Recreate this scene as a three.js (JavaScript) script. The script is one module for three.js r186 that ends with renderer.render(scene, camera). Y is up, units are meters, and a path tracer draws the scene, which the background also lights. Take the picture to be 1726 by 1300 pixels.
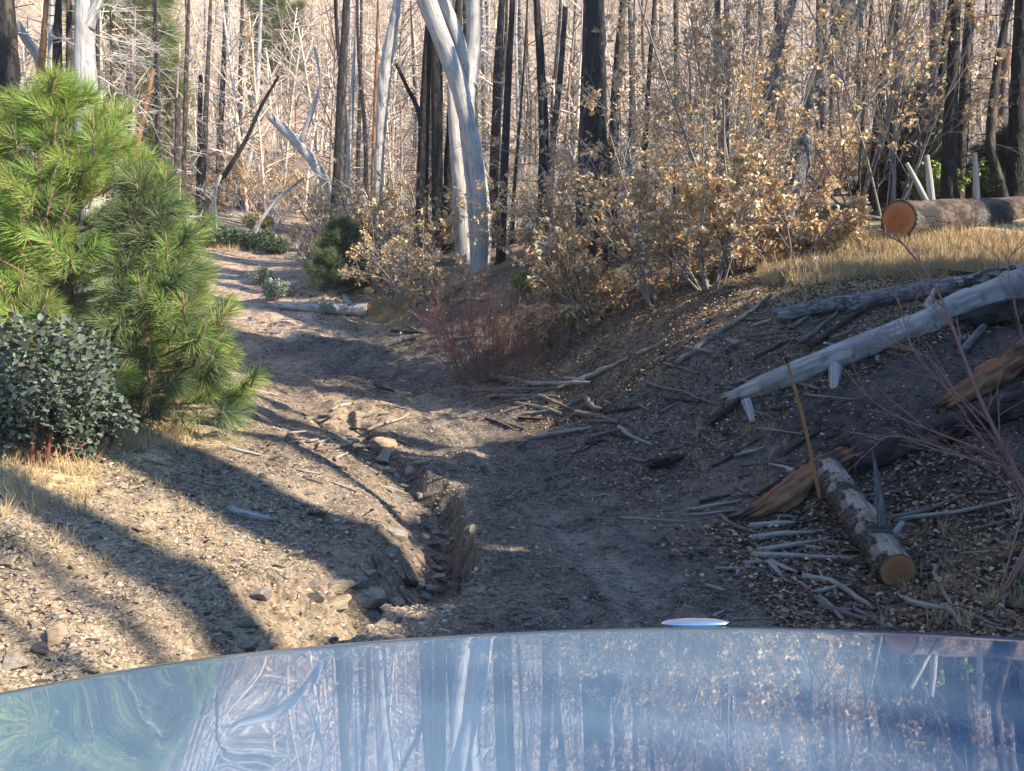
import * as THREE from 'three';
import { Sky } from 'three/addons/objects/Sky.js';
import { mergeGeometries } from 'three/addons/utils/BufferGeometryUtils.js';

// ---------------------------------------------------------------- camera, sky, sun, exposure
const scene = new THREE.Scene();
const camera = new THREE.PerspectiveCamera(49.8, 1726 / 1300, 0.05, 3000);
const EYE = 1.75, PITCH = Math.atan(50 / 1400);
camera.position.set(0, EYE, 0); camera.rotation.x = -PITCH;
const renderer = new THREE.WebGLRenderer({ antialias: true });
renderer.setSize(1024, 771);
renderer.toneMapping = THREE.LinearToneMapping;
renderer.toneMappingExposure = 3.15;
renderer.shadowMap.enabled = true;
const SUN_EL = 33 * Math.PI / 180;
const SUN = new THREE.Vector3(0.87 * Math.cos(SUN_EL), Math.sin(SUN_EL), 0.49 * Math.cos(SUN_EL)).normalize();
const sky = new Sky(); sky.name = 'sky'; sky.scale.setScalar(2500); sky.userData.kind = 'structure';
sky.material.uniforms.sunPosition.value.copy(SUN);
sky.material.uniforms.turbidity.value = 2.2; sky.material.uniforms.rayleigh.value = 1.3;
sky.material.uniforms.mieCoefficient.value = 0.004;
if (sky.material.uniforms.cloudCoverage) sky.material.uniforms.cloudCoverage.value = 0;
scene.add(sky);
scene.environmentIntensity = 0.155;
const sun = new THREE.DirectionalLight(new THREE.Color(1, 0.85, 0.65), 5);
sun.position.copy(SUN).multiplyScalar(120).add(new THREE.Vector3(0, 0, -15)); sun.target.position.set(0, 0, -15);
sun.castShadow = true; sun.shadow.mapSize.set(4096, 4096); sun.shadow.radius = 1;
Object.assign(sun.shadow.camera, { left: -60, right: 60, top: 60, bottom: -60, near: 1, far: 300 });
scene.add(sun, sun.target);
scene.fog = new THREE.FogExp2(0xe9e6e8, 0.0006);

// ---------------------------------------------------------------- helpers
const V = (x, y, z) => new THREE.Vector3(x, y, z);
function RNG(s) { let a = s >>> 0; return () => { a = (a + 0x6D2B79F5) >>> 0; let t = Math.imul(a ^ (a >>> 15), 1 | a); t = (t + Math.imul(t ^ (t >>> 7), 61 | t)) ^ t; return ((t ^ (t >>> 14)) >>> 0) / 4294967296; }; }
let rnd = RNG(7);
const R = (a, b) => a + (b - a) * rnd();
const sst = (a, b, x) => { const t = Math.min(1, Math.max(0, (x - a) / (b - a))); return t * t * (3 - 2 * t); };
const lerp = (a, b, t) => a + (b - a) * t;
const PERM = new Float32Array(4096); { const r = RNG(99); for (let i = 0; i < 4096; i++) PERM[i] = r() * 2 - 1; }
const hsh = (x, y, z) => PERM[(Math.imul(x, 374761393) + Math.imul(y, 668265263) + Math.imul(z, 2147483647 - 58371) ^ (Math.imul(x, 1274126177) >>> 13) ^ (Math.imul(y, 97531) >>> 3)) & 4095];
function n3(x, y, z = 0) {
  const X = Math.floor(x), Y = Math.floor(y), Z = Math.floor(z); x -= X; y -= Y; z -= Z;
  const u = x * x * (3 - 2 * x), v = y * y * (3 - 2 * y), w = z * z * (3 - 2 * z);
  const q = (k) => lerp(lerp(hsh(X, Y, k), hsh(X + 1, Y, k), u), lerp(hsh(X, Y + 1, k), hsh(X + 1, Y + 1, k), u), v);
  return w === 0 ? q(Z) : lerp(q(Z), q(Z + 1), w);
}
const fbm = (x, y, z = 0, o = 4) => { let s = 0, a = 0.5; for (let i = 0; i < o; i++) { s += a * n3(x, y, z); x = x * 2.03 + 17.1; y = y * 2.03 + 5.7; z = z * 2.03; a *= 0.5; } return s; };
// ray of a pixel of the 1726 x 1300 picture plane, as a point at depth d in front of the camera
const cP = Math.cos(PITCH), sP = Math.sin(PITCH);
function P(px, py, d) { const a = (px - 863) / 1400, b = -(py - 650) / 1400, y = b * cP - sP, z = b * sP + cP; const k = d / z; return V(a * k, EYE + y * k, -d); }

const taken = {};
function numbered(n) { const k = taken[n] = (taken[n] ?? -1) + 1; return k ? `${n}_${String(k).padStart(3, '0')}` : n; }
function tag(o, label, category, group) { o.userData.label = label; o.userData.category = category; if (group) o.userData.group = group; return o; }
function thing(name, label, category, pos, group) { const g = new THREE.Group(); g.name = numbered(name); if (pos) g.position.copy(pos); scene.add(g); return tag(g, label, category, group); }
function mesh(name, geo, mat, parent, stuff) { const m = new THREE.Mesh(geo, mat); m.name = name; m.castShadow = m.receiveShadow = true; if (stuff) m.userData.kind = 'stuff'; (parent || scene).add(m); return m; }
function inst(name, geo, mat, mats, cols, parent) {
  const m = new THREE.InstancedMesh(geo, mat, mats.length); m.name = name; m.castShadow = m.receiveShadow = true; m.userData.kind = 'stuff';
  mats.forEach((t, i) => m.setMatrixAt(i, t)); if (cols) cols.forEach((c, i) => m.setColorAt(i, c)); (parent || scene).add(m); return m;
}
const Q = new THREE.Quaternion(), E = new THREE.Euler();
function TM(p, rx, ry, rz, sx, sy = sx, sz = sx) { return new THREE.Matrix4().compose(p, new THREE.Quaternion().setFromEuler(new THREE.Euler(rx, ry, rz, 'YXZ')), V(sx, sy, sz)); }
const C = (r, g, b) => new THREE.Color().setRGB(r, g, b);

// ---------------------------------------------------------------- textures
function tex(w, h, fn, srgb = true, rep = true) {
  const a = new Uint8Array(w * h * 4), o = [0, 0, 0];
  const enc = (v) => { v = Math.min(1, Math.max(0, v)); return Math.round(255 * (srgb ? (v < 0.0031308 ? v * 12.92 : 1.055 * Math.pow(v, 1 / 2.4) - 0.055) : v)); };
  for (let y = 0; y < h; y++) for (let x = 0; x < w; x++) { fn(x / w, y / h, o); const i = (y * w + x) * 4; a[i] = enc(o[0]); a[i + 1] = enc(o[1]); a[i + 2] = enc(o[2]); a[i + 3] = 255; }
  const t = new THREE.DataTexture(a, w, h, THREE.RGBAFormat); t.magFilter = THREE.LinearFilter; t.minFilter = THREE.LinearMipmapLinearFilter; t.generateMipmaps = true;
  if (rep) t.wrapS = t.wrapT = THREE.RepeatWrapping; if (srgb) t.colorSpace = THREE.SRGBColorSpace; t.needsUpdate = true; return t;
}
// tileable noise: blend across the borders
const tn = (u, v, fx, fy, s = 0, o = 4) => { const a = fbm(u * fx, v * fy, s, o), b = fbm((u - 1) * fx, v * fy, s, o), c = fbm(u * fx, (v - 1) * fy, s, o), d = fbm((u - 1) * fx, (v - 1) * fy, s, o); const wu = sst(0.75, 1, u), wv = sst(0.75, 1, v); return lerp(lerp(a, b, wu), lerp(c, d, wu), wv); };
const mix3 = (o, a, b, t) => { o[0] = lerp(a[0], b[0], t); o[1] = lerp(a[1], b[1], t); o[2] = lerp(a[2], b[2], t); };
const g3 = (o, v) => { o[0] = o[1] = o[2] = v; };
// bark fields: 0 in a crack, 1 on a plate
const plate = (u, v, s, fx = 9, fy = 5) => { const n = tn(u, v, fx, fy, s, 4); return sst(0.0, 0.13, Math.abs(n)); };
const charMap = tex(256, 512, (u, v, o) => { const p = plate(u, v, 3), n = tn(u, v, 20, 14, 8, 3), m = tn(u, v, 3, 3, 21, 3); mix3(o, [0.006, 0.006, 0.0065], [0.02, 0.018, 0.0175], p * (0.6 + n)); if (m > 0.2) mix3(o, o, [0.075, 0.06, 0.05], sst(0.2, 0.4, m) * p * 0.8); });
const charBump = tex(256, 512, (u, v, o) => g3(o, plate(u, v, 3) * 0.75 + 0.25 * (0.5 + tn(u, v, 20, 14, 8, 3))), false);
const brownMap = tex(256, 512, (u, v, o) => { const p = plate(u, v, 5, 8, 3), n = tn(u, v, 24, 10, 9, 3), m = tn(u, v, 2, 4, 31, 3); mix3(o, [0.02, 0.017, 0.015], [0.14, 0.1, 0.075], p * (0.55 + n)); mix3(o, o, [0.018, 0.017, 0.017], sst(0.0, 0.25, m) * 0.85); });
const greyMap = tex(256, 512, (u, v, o) => { const p = plate(u, v, 6, 10, 6), n = tn(u, v, 20, 8, 19, 4); mix3(o, [0.05, 0.048, 0.05], [0.25, 0.24, 0.235], p * (0.6 + 0.9 * n)); });
const paleMap = tex(256, 512, (u, v, o) => { const n = tn(u, v, 26, 3, 4, 4), m = tn(u, v, 4, 5, 41, 3), k = tn(u, v, 9, 12, 55, 2); mix3(o, [0.37, 0.36, 0.35], [0.24, 0.23, 0.222], sst(-0.25, 0.35, n)); mix3(o, o, [0.15, 0.14, 0.132], sst(0.05, 0.4, m) * 0.7); if (k > 0.5) mix3(o, o, [0.1, 0.09, 0.08], sst(0.5, 0.56, k) * 0.8); });
const paleBump = tex(256, 512, (u, v, o) => g3(o, 0.5 + tn(u, v, 26, 3, 4, 4)), false);
const logMap = tex(512, 512, (u, v, o) => { const n = tn(u, v, 30, 4, 4, 4), m = tn(u, v, 7, 6, 71, 5), p = plate(u, v, 73, 14, 11); mix3(o, [0.33, 0.285, 0.24], [0.17, 0.145, 0.12], sst(-0.25, 0.35, n)); mix3(o, o, [0.025, 0.024, 0.024], sst(-0.2, -0.04, m + 0.06 * n) * (0.45 + 0.55 * p)); if (m > 0.1 && p < 0.5) mix3(o, o, [0.07, 0.06, 0.05], 0.6); });
const logBump = tex(512, 512, (u, v, o) => g3(o, 0.5 * plate(u, v, 73, 10, 8) * sst(-0.1, 0.02, tn(u, v, 5, 5, 71, 4)) + 0.25 + 0.25 * tn(u, v, 30, 4, 4, 4)), false);
const fireLogMap = tex(512, 512, (u, v, o) => { const n = tn(u, v, 9, 7, 81, 4), p = plate(u, v, 83, 12, 9), m = tn(u, v, 3, 3, 88, 3); mix3(o, [0.012, 0.011, 0.011], [0.1, 0.068, 0.052], p * sst(-0.25, 0.45, n)); mix3(o, o, [0.2, 0.19, 0.19], sst(0.18, 0.36, m) * p * 0.4); });
const orangeMap = tex(256, 512, (u, v, o) => { const n = tn(u, v, 30, 2.5, 14, 4), m = tn(u, v, 4, 3, 15, 3); mix3(o, [0.25, 0.115, 0.052], [0.095, 0.042, 0.023], sst(-0.2, 0.3, n)); mix3(o, o, [0.3, 0.18, 0.1], sst(0.05, 0.35, m) * 0.6); mix3(o, o, [0.03, 0.02, 0.018], sst(0.2, 0.4, -m) * 0.8); });
const ringMap = tex(256, 256, (u, v, o) => { const x = u - 0.5, y = v - 0.5, a = Math.atan2(y, x), r = Math.hypot(x, y) * 2 * (1 + 0.06 * n3(a * 1.3, 3)), s = 0.5 + 0.5 * Math.sin(r * 95 + 3 * n3(x * 6, y * 6)); mix3(o, [0.37, 0.165, 0.065], [0.25, 0.1, 0.04], s * 0.7); mix3(o, o, [0.42, 0.22, 0.1], sst(0.5, 0.8, r) * 0.5); mix3(o, o, [0.14, 0.08, 0.04], sst(0.3, 0.6, fbm(x * 9, y * 9, 6)) * 0.7); if (r > 0.93) mix3(o, o, [0.06, 0.045, 0.035], 0.85); }, true, false);
const grainBump = tex(512, 512, (u, v, o) => g3(o, 0.5 + 0.5 * tn(u, v, 60, 60, 2, 3) + 0.35 * tn(u, v, 15, 15, 7, 3)), false);
const std = (o) => new THREE.MeshStandardMaterial({ roughness: 0.92, metalness: 0, ...o });
const rp = (t, x, y) => { const c = t.clone(); c.repeat.set(x, y); c.needsUpdate = true; return c; };
const M = {
  char: std({ map: charMap, bumpMap: charBump, bumpScale: 0.03, roughness: 0.9 }),
  brown: std({ map: brownMap, bumpMap: charBump, bumpScale: 0.015 }),
  grey: std({ map: greyMap, bumpMap: charBump, bumpScale: 0.012 }),
  pale: std({ map: paleMap, bumpMap: paleBump, bumpScale: 0.006, roughness: 0.8 }),
  log: std({ map: logMap, bumpMap: logBump, bumpScale: 0.015 }),
  fireLog: std({ map: fireLogMap, bumpMap: charBump, bumpScale: 0.02 }),
  orange: std({ map: orangeMap, bumpMap: paleBump, bumpScale: 0.012 }),
  rings: std({ map: ringMap, bumpMap: ringMap, bumpScale: 0.002 }),
  yellowStick: std({ color: C(0.38, 0.19, 0.065), bumpMap: paleBump, bumpScale: 0.004 }),
  twigPale: std({ color: C(0.46, 0.43, 0.4) }), twigGrey: std({ color: C(0.2, 0.185, 0.175) }), twigDark: std({ color: C(0.05, 0.044, 0.04) }),
  twigBrown: std({ color: C(0.13, 0.085, 0.06) }), redStem: std({ color: C(0.19, 0.085, 0.07), roughness: 0.6 }), pinkStem: std({ color: C(0.27, 0.15, 0.125), roughness: 0.65 }),
  stick: std({ color: C(1, 0.94, 0.86), map: paleMap, bumpMap: paleBump, bumpScale: 0.004 }), stickDark: std({ color: C(0.6, 0.53, 0.46), map: paleMap, bumpMap: paleBump, bumpScale: 0.004 }),
};

// ---------------------------------------------------------------- terrain
const ctrl = [];
const cp = (px, py, d) => { const p = P(px, py, d); ctrl.push([p.x, d, p.y]); };
// road
cp(1000, 1050, 5.3); cp(780, 1050, 5.2); cp(1250, 1045, 5.2); cp(960, 930, 7); cp(930, 850, 9); cp(1120, 850, 8.6); cp(840, 760, 11.5); cp(800, 690, 15); cp(620, 690, 14.6); cp(700, 620, 18.5); cp(560, 610, 18.9);
cp(600, 560, 22); cp(660, 540, 23); cp(480, 540, 22.8); cp(430, 490, 26); cp(380, 455, 29); cp(330, 428, 32); cp(440, 440, 31.5);
// right bank
cp(1200, 850, 8); cp(1420, 1050, 5.1); cp(1726, 1040, 4.6); cp(1600, 900, 6.2); cp(1726, 800, 6.4); cp(1300, 760, 8.6); cp(1150, 700, 10.3); cp(1000, 660, 13.5); cp(1300, 640, 9.8); cp(1450, 700, 8.2); cp(1726, 640, 8); cp(1500, 560, 9.8);
cp(1300, 520, 11.4); cp(1150, 560, 12.2); cp(1500, 460, 12); cp(1700, 460, 11.6); cp(1700, 400, 14); cp(1500, 405, 14.4); cp(1350, 440, 14.4); cp(1200, 470, 14.8); cp(1050, 560, 14.2); cp(950, 600, 15.4);
cp(850, 640, 16.8); cp(820, 560, 19.3); cp(800, 470, 22.5); cp(1000, 450, 19); cp(740, 490, 23.5); cp(1650, 335, 19); cp(1450, 345, 20); cp(1200, 380, 21); cp(1000, 390, 24); cp(850, 400, 27);
// left bank
cp(560, 1060, 5); cp(330, 1090, 4.6); cp(60, 1120, 4.2); cp(350, 960, 5.7); cp(0, 980, 4.9); cp(120, 850, 6.2); cp(0, 800, 6.5); cp(330, 850, 7); cp(560, 850, 8.2); cp(480, 760, 9.4); cp(250, 740, 8.6); cp(60, 740, 7.8); cp(380, 690, 12.4); cp(560, 760, 10.6); cp(430, 625, 18); cp(400, 560, 21.3); cp(330, 500, 25); cp(440, 660, 15.6); cp(300, 440, 29); cp(150, 560, 13); cp(0, 600, 11);
// forest floor
cp(640, 470, 25); cp(560, 470, 25.5); cp(480, 410, 35); cp(330, 395, 37); cp(600, 390, 38); cp(150, 400, 30); cp(-100, 400, 30); cp(750, 390, 36);
for (const a of [[0, 0, -0.02], [0.6, 2.5, -0.02], [-3, 1, 0.28], [3.2, 1, 0.35], [-6, 1, 0.8], [6, 2, 1.3], [10, 4, 2.4], [12, 9, 3.6], [0, -12, -0.3], [8, -10, 1.6], [-8, -10, 0.8], [18, -4, 4.2], [20, 12, 5], [-14, 6, 2.2], [-20, 18, 5], [22, 24, 7], [-12, 48, 11], [8, 48, 11], [28, 46, 12], [-34, 44, 11.5], [0, 60, 14], [-30, 62, 15], [34, 62, 16]]) ctrl.push(a);
// thin plate spline through the control heights
const TPS = (() => {
  const n = ctrl.length, N = n + 3, A = [];
  const U = (r2) => r2 < 1e-9 ? 0 : r2 * Math.log(r2);
  for (let i = 0; i < N; i++) A.push(new Float64Array(N + 1));
  for (let i = 0; i < n; i++) { for (let j = 0; j < n; j++) A[i][j] = U((ctrl[i][0] - ctrl[j][0]) ** 2 + (ctrl[i][1] - ctrl[j][1]) ** 2); A[i][i] += 0.25; A[i][n] = A[n][i] = 1; A[i][n + 1] = A[n + 1][i] = ctrl[i][0]; A[i][n + 2] = A[n + 2][i] = ctrl[i][1]; A[i][N] = ctrl[i][2]; }
  for (let i = 0; i < N; i++) { let p = i; for (let r = i + 1; r < N; r++) if (Math.abs(A[r][i]) > Math.abs(A[p][i])) p = r; [A[i], A[p]] = [A[p], A[i]]; for (let r = i + 1; r < N; r++) { const f = A[r][i] / A[i][i]; if (f) for (let c = i; c <= N; c++) A[r][c] -= f * A[i][c]; } }
  const w = new Float64Array(N); for (let i = N - 1; i >= 0; i--) { let s = A[i][N]; for (let c = i + 1; c < N; c++) s -= A[i][c] * w[c]; w[i] = s / A[i][i]; }
  return (x, D) => { let s = w[n] + w[n + 1] * x + w[n + 2] * D; for (let i = 0; i < n; i++) { const a = x - ctrl[i][0], b = D - ctrl[i][1], r2 = a * a + b * b; if (r2 > 1e-9) s += w[i] * r2 * Math.log(r2); } return s; };
})();
function farH(x, D) { const k = Math.max(0, D - 58); return 13.4 + k * 0.6 + 5 * sst(0, 60, k) * n3(x / 45, D / 45, 3) + 9 * sst(20, 120, k) * n3(x / 110 + 4, D / 110, 9) + (x > 30 ? (x - 30) * 0.06 : x < -30 ? (-30 - x) * 0.05 : 0); }
const box = (x, D) => Math.max(Math.abs(x) - 26, D - 44, -16 - D, 0);
// coarse cache of the smooth base so that placing things is quick
const CX0 = -44, CD0 = -34, CS = 0.25, CNX = 353, CND = 433, cache = new Float32Array(CNX * CND);
for (let j = 0; j < CND; j++) for (let i = 0; i < CNX; i++) {
  const x = CX0 + i * CS, D = CD0 + j * CS, b = box(x, D), w = sst(0, 16, b);
  const fl = D < 0 ? 0.5 + Math.abs(x) * 0.1 : farH(x, D) ; let h = w < 1 ? TPS(Math.max(-28, Math.min(28, x)), Math.max(-18, Math.min(50, D))) : 0;
  cache[j * CNX + i] = lerp(h, D < 20 ? lerp(fl, Math.max(h, 1), sst(-20, 20, D)) : fl, w);
}
function baseH(x, D) {
  const fx = (x - CX0) / CS, fd = (D - CD0) / CS;
  if (fx < 1 || fd < 1 || fx > CNX - 3 || fd > CND - 3) return D > 40 ? farH(x, D) : lerp(0.6 + Math.abs(x) * 0.1, farH(x, 58) * 0.8, sst(0, 55, D));
  const i = Math.floor(fx), j = Math.floor(fd), u = fx - i, v = fd - j, k = j * CNX + i;
  const cr = (a, b, c, d, t) => b + 0.5 * t * (c - a + t * (2 * a - 5 * b + 4 * c - d + t * (3 * (b - c) + d - a)));
  const row = (q) => cr(cache[q - 1], cache[q], cache[q + 1], cache[q + 2], u);
  return cr(row(k - CNX), row(k), row(k + CNX), row(k + 2 * CNX), v);
}
function ground0(px, py, hf) { const e = P(px, py, 1), dx = e.x, dy = e.y - EYE; let a = 2.5, b = a; for (; b < 200; b += Math.max(0.04, b * 0.01)) { if (EYE + dy * b < hf(dx * b, b)) break; a = b; } for (let i = 0; i < 14; i++) { const m = (a + b) / 2; if (EYE + dy * m < hf(dx * m, m)) b = m; else a = m; } return V(dx * b, hf(dx * b, b), -b); }
const line = (list) => list.map(([x, y]) => { const p = ground0(x, y, baseH); return [p.x, -p.z]; });
function toLine(L, x, D) { let best = 1e9, side = 0, tt = 0; for (let i = 0; i + 1 < L.length; i++) { const [ax, ay] = L[i], [bx, by] = L[i + 1], ux = bx - ax, uy = by - ay, l2 = ux * ux + uy * uy; const t = Math.max(0, Math.min(1, ((x - ax) * ux + (D - ay) * uy) / l2)), ex = x - ax - t * ux, ey = D - ay - t * uy, d = Math.hypot(ex, ey); if (d < best) { best = d; side = Math.sign(ux * ey - uy * ex); tt = (i + t) / (L.length - 1); } } return [best, side, tt]; }
const GULLY = line([[600, 705], [640, 760], [700, 810], [750, 850], [768, 900], [762, 945], [700, 985], [640, 1020], [560, 1068], [430, 1120]]);
const GULLY2 = line([[420, 520], [470, 600], [500, 660], [520, 690], [560, 705], [600, 712]]);
const RIDGE = line([[400, 700], [500, 780], [620, 850], [690, 905], [640, 960], [560, 990]]);
const TRACKS = [line([[600, 600], [690, 660], [770, 730], [870, 820], [960, 900], [1060, 1000], [1120, 1060]]), line([[480, 560], [540, 640], [600, 690]])];
const FARRUT = [line([[420, 470], [450, 505], [520, 545], [640, 570], [700, 600]]), line([[330, 440], [400, 500], [430, 540], [560, 600], [640, 650]])];
function H(x, D) {
  let h = baseH(x, D); if (D > 46 || x < -22 || x > 22 || D < -8) return h + (D > 46 ? 0 : 0.12 * n3(x / 2, D / 2));
  const near = 1 - sst(20, 30, D);
  const wob = 0.12 * n3(x * 1.7, D * 1.7, 2) + 0.05 * n3(x * 5, D * 5, 4);
  if (D < 17 && x < 3 && x > -6) {
    const [d, s, t] = toLine(GULLY, x, D), dd = d + wob, deep = (0.2 + 0.36 * sst(0.1, 0.5, t)) * (1 - 0.45 * sst(0.8, 1, t));
    // steep on the road side, gentle and stony on the bank side
    const k = Math.max(0, 1 - Math.max(0, dd - 0.05) / (s > 0 ? 0.2 : 0.9)); h -= deep * k * k * (3 - 2 * k);
    const rd = toLine(RIDGE, x, D)[0]; h += 0.1 * Math.exp(-((rd / 0.32) ** 2));
    // wash-outs below the left bank
    if (x < -0.6 && D < 6.6) { const q = x * 0.79 + D * 0.61; h -= 0.13 * sst(-0.8, -1.6, x) * sst(6.5, 5.4, D) * Math.pow(Math.max(0, n3(q * 4.6 + 0.7 * n3(x * 1.6, D * 1.6), 3.3 + D * 0.2, 5)), 0.8) * 1.3; }
  }
  if (D > 9 && D < 24 && x < 2) { const [d, , t] = toLine(GULLY2, x, D), k = Math.max(0, 1 - (d + wob) / 0.55); h -= 0.13 * k * k * (3 - 2 * k) * sst(0, 0.15, t); }
  if (D < 26) for (const L of TRACKS) { const d = toLine(L, x, D)[0]; h -= 0.035 * Math.exp(-((d / 0.2) ** 4)); h += 0.02 * Math.exp(-(((d - 0.3) / 0.09) ** 2)); }
  if (D > 15) for (const L of FARRUT) { const d = toLine(L, x, D)[0]; h -= 0.07 * Math.exp(-((d / 0.35) ** 2)); }
  const bank = sst(1.2, 3.5, x - 0.5) ;
  h += (0.045 + 0.06 * bank) * n3(x * 0.9, D * 0.9, 7) + (0.025 + 0.03 * bank) * n3(x * 2.3, D * 2.3, 8);
  h += near * (0.014 * n3(x * 6, D * 6, 1) + 0.008 * n3(x * 14, D * 14, 2) + 0.006 * n3(x * 27, D * 27, 5));
  if (x < 0.5 && D > 8.5) { const k = sst(8.5, 10.5, D) * sst(25, 20, D) * sst(0.5, -1.2, x), q = x * 0.8 + D * 0.45, e = Math.abs(n3(q * 1.5 + 0.6 * n3(x * 0.9, D * 0.9, 3), D * 0.35 - x * 0.3, 17)); h += k * (0.1 * Math.pow(e, 0.7) - 0.035) + k * 0.025 * n3(x * 3.1, D * 3.1, 61); }
  if (x < -0.5) h += near * 0.03 * Math.abs(n3(x * 1.4 + D * 0.5, D * 2.6, 12));
  return h;
}
const G = (px, py) => ground0(px, py, H);
const onG = (x, D, up = 0) => V(x, H(x, D) + up, -D);

// ground colours: patches of different earth, each set where the photograph shows it
const cols = [];
const cc = (px, py, r, g, b) => { const p = G(px, py); cols.push([p.x, -p.z, r, g, b]); };
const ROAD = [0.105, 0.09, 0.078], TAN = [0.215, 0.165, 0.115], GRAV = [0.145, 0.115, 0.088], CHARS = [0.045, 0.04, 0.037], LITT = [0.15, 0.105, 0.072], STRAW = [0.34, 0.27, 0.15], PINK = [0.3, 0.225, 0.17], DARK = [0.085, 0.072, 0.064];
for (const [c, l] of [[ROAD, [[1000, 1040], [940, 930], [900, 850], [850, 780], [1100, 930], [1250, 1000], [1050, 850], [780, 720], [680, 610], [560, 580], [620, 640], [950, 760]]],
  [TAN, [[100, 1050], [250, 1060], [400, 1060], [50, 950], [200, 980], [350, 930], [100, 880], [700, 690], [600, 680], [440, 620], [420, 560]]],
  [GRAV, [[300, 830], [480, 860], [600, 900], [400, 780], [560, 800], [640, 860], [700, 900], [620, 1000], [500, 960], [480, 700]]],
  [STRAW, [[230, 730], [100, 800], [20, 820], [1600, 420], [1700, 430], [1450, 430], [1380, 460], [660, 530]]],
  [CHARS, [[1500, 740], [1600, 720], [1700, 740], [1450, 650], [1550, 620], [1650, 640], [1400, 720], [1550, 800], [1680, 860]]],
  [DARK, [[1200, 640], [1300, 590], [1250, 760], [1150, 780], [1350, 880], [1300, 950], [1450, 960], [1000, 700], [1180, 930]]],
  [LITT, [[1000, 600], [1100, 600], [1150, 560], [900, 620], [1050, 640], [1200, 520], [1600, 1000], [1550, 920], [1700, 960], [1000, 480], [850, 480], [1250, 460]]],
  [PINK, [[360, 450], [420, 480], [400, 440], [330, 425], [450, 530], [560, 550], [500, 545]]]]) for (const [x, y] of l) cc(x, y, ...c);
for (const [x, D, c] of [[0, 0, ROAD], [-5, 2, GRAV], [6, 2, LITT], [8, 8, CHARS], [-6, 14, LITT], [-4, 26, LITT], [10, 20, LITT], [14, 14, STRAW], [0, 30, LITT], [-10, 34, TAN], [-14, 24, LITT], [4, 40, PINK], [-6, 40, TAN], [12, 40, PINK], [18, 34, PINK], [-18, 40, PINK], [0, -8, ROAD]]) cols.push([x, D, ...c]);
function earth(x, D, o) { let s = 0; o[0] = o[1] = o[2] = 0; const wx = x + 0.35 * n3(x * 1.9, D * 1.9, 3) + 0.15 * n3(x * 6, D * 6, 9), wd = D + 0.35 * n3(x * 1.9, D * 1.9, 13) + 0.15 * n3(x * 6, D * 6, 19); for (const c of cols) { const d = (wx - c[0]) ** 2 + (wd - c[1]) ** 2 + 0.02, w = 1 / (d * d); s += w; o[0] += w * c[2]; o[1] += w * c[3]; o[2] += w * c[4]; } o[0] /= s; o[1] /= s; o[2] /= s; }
const NX0 = -20, NX1 = 20, ND0 = 0, ND1 = 46;
const eg = new Float32Array(513 * 513 * 3); { const o = [0, 0, 0]; for (let j = 0; j <= 512; j++) for (let i = 0; i <= 512; i++) { earth(NX0 + i * 40 / 512, ND0 + j * 46 / 512, o); eg.set(o, (j * 513 + i) * 3); } }
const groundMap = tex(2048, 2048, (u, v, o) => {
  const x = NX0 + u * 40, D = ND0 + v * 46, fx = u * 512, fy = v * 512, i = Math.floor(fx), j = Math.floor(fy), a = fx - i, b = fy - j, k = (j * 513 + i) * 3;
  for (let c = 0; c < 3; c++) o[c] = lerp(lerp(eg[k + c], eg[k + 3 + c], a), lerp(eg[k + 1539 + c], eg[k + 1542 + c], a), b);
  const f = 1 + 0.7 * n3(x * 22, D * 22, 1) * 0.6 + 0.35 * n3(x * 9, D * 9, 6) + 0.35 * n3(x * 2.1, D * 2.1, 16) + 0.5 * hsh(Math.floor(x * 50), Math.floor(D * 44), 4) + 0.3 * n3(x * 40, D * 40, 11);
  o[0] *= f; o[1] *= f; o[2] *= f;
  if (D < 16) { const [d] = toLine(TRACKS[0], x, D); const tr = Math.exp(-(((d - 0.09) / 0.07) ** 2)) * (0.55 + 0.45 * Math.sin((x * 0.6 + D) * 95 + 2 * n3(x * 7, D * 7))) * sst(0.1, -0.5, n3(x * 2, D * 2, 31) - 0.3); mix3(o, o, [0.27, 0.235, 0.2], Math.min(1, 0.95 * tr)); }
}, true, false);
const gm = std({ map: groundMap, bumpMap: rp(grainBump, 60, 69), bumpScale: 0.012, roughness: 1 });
function grid(xs, ds, hf, uvf, colf) {
  const nx = xs.length, nd = ds.length, p = new Float32Array(nx * nd * 3), uv = new Float32Array(nx * nd * 2), c = colf ? new Float32Array(nx * nd * 3) : null, ix = new Uint32Array((nx - 1) * (nd - 1) * 6), o = [0, 0, 0]; let k = 0;
  for (let j = 0; j < nd; j++) for (let i = 0; i < nx; i++) { const q = j * nx + i; p[q * 3] = xs[i]; p[q * 3 + 1] = hf(xs[i], ds[j]); p[q * 3 + 2] = -ds[j]; [uv[q * 2], uv[q * 2 + 1]] = uvf(xs[i], ds[j]); if (c) { colf(xs[i], ds[j], o); c.set(o, q * 3); } }
  for (let j = 0; j + 1 < nd; j++) for (let i = 0; i + 1 < nx; i++) { const a = j * nx + i; ix[k++] = a; ix[k++] = a + 1; ix[k++] = a + nx; ix[k++] = a + 1; ix[k++] = a + nx + 1; ix[k++] = a + nx; }
  const g = new THREE.BufferGeometry(); g.setAttribute('position', new THREE.BufferAttribute(p, 3)); g.setAttribute('uv', new THREE.BufferAttribute(uv, 2)); if (c) g.setAttribute('color', new THREE.BufferAttribute(c, 3)); g.setIndex(new THREE.BufferAttribute(ix, 1)); g.computeVertexNormals(); return g;
}
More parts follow.
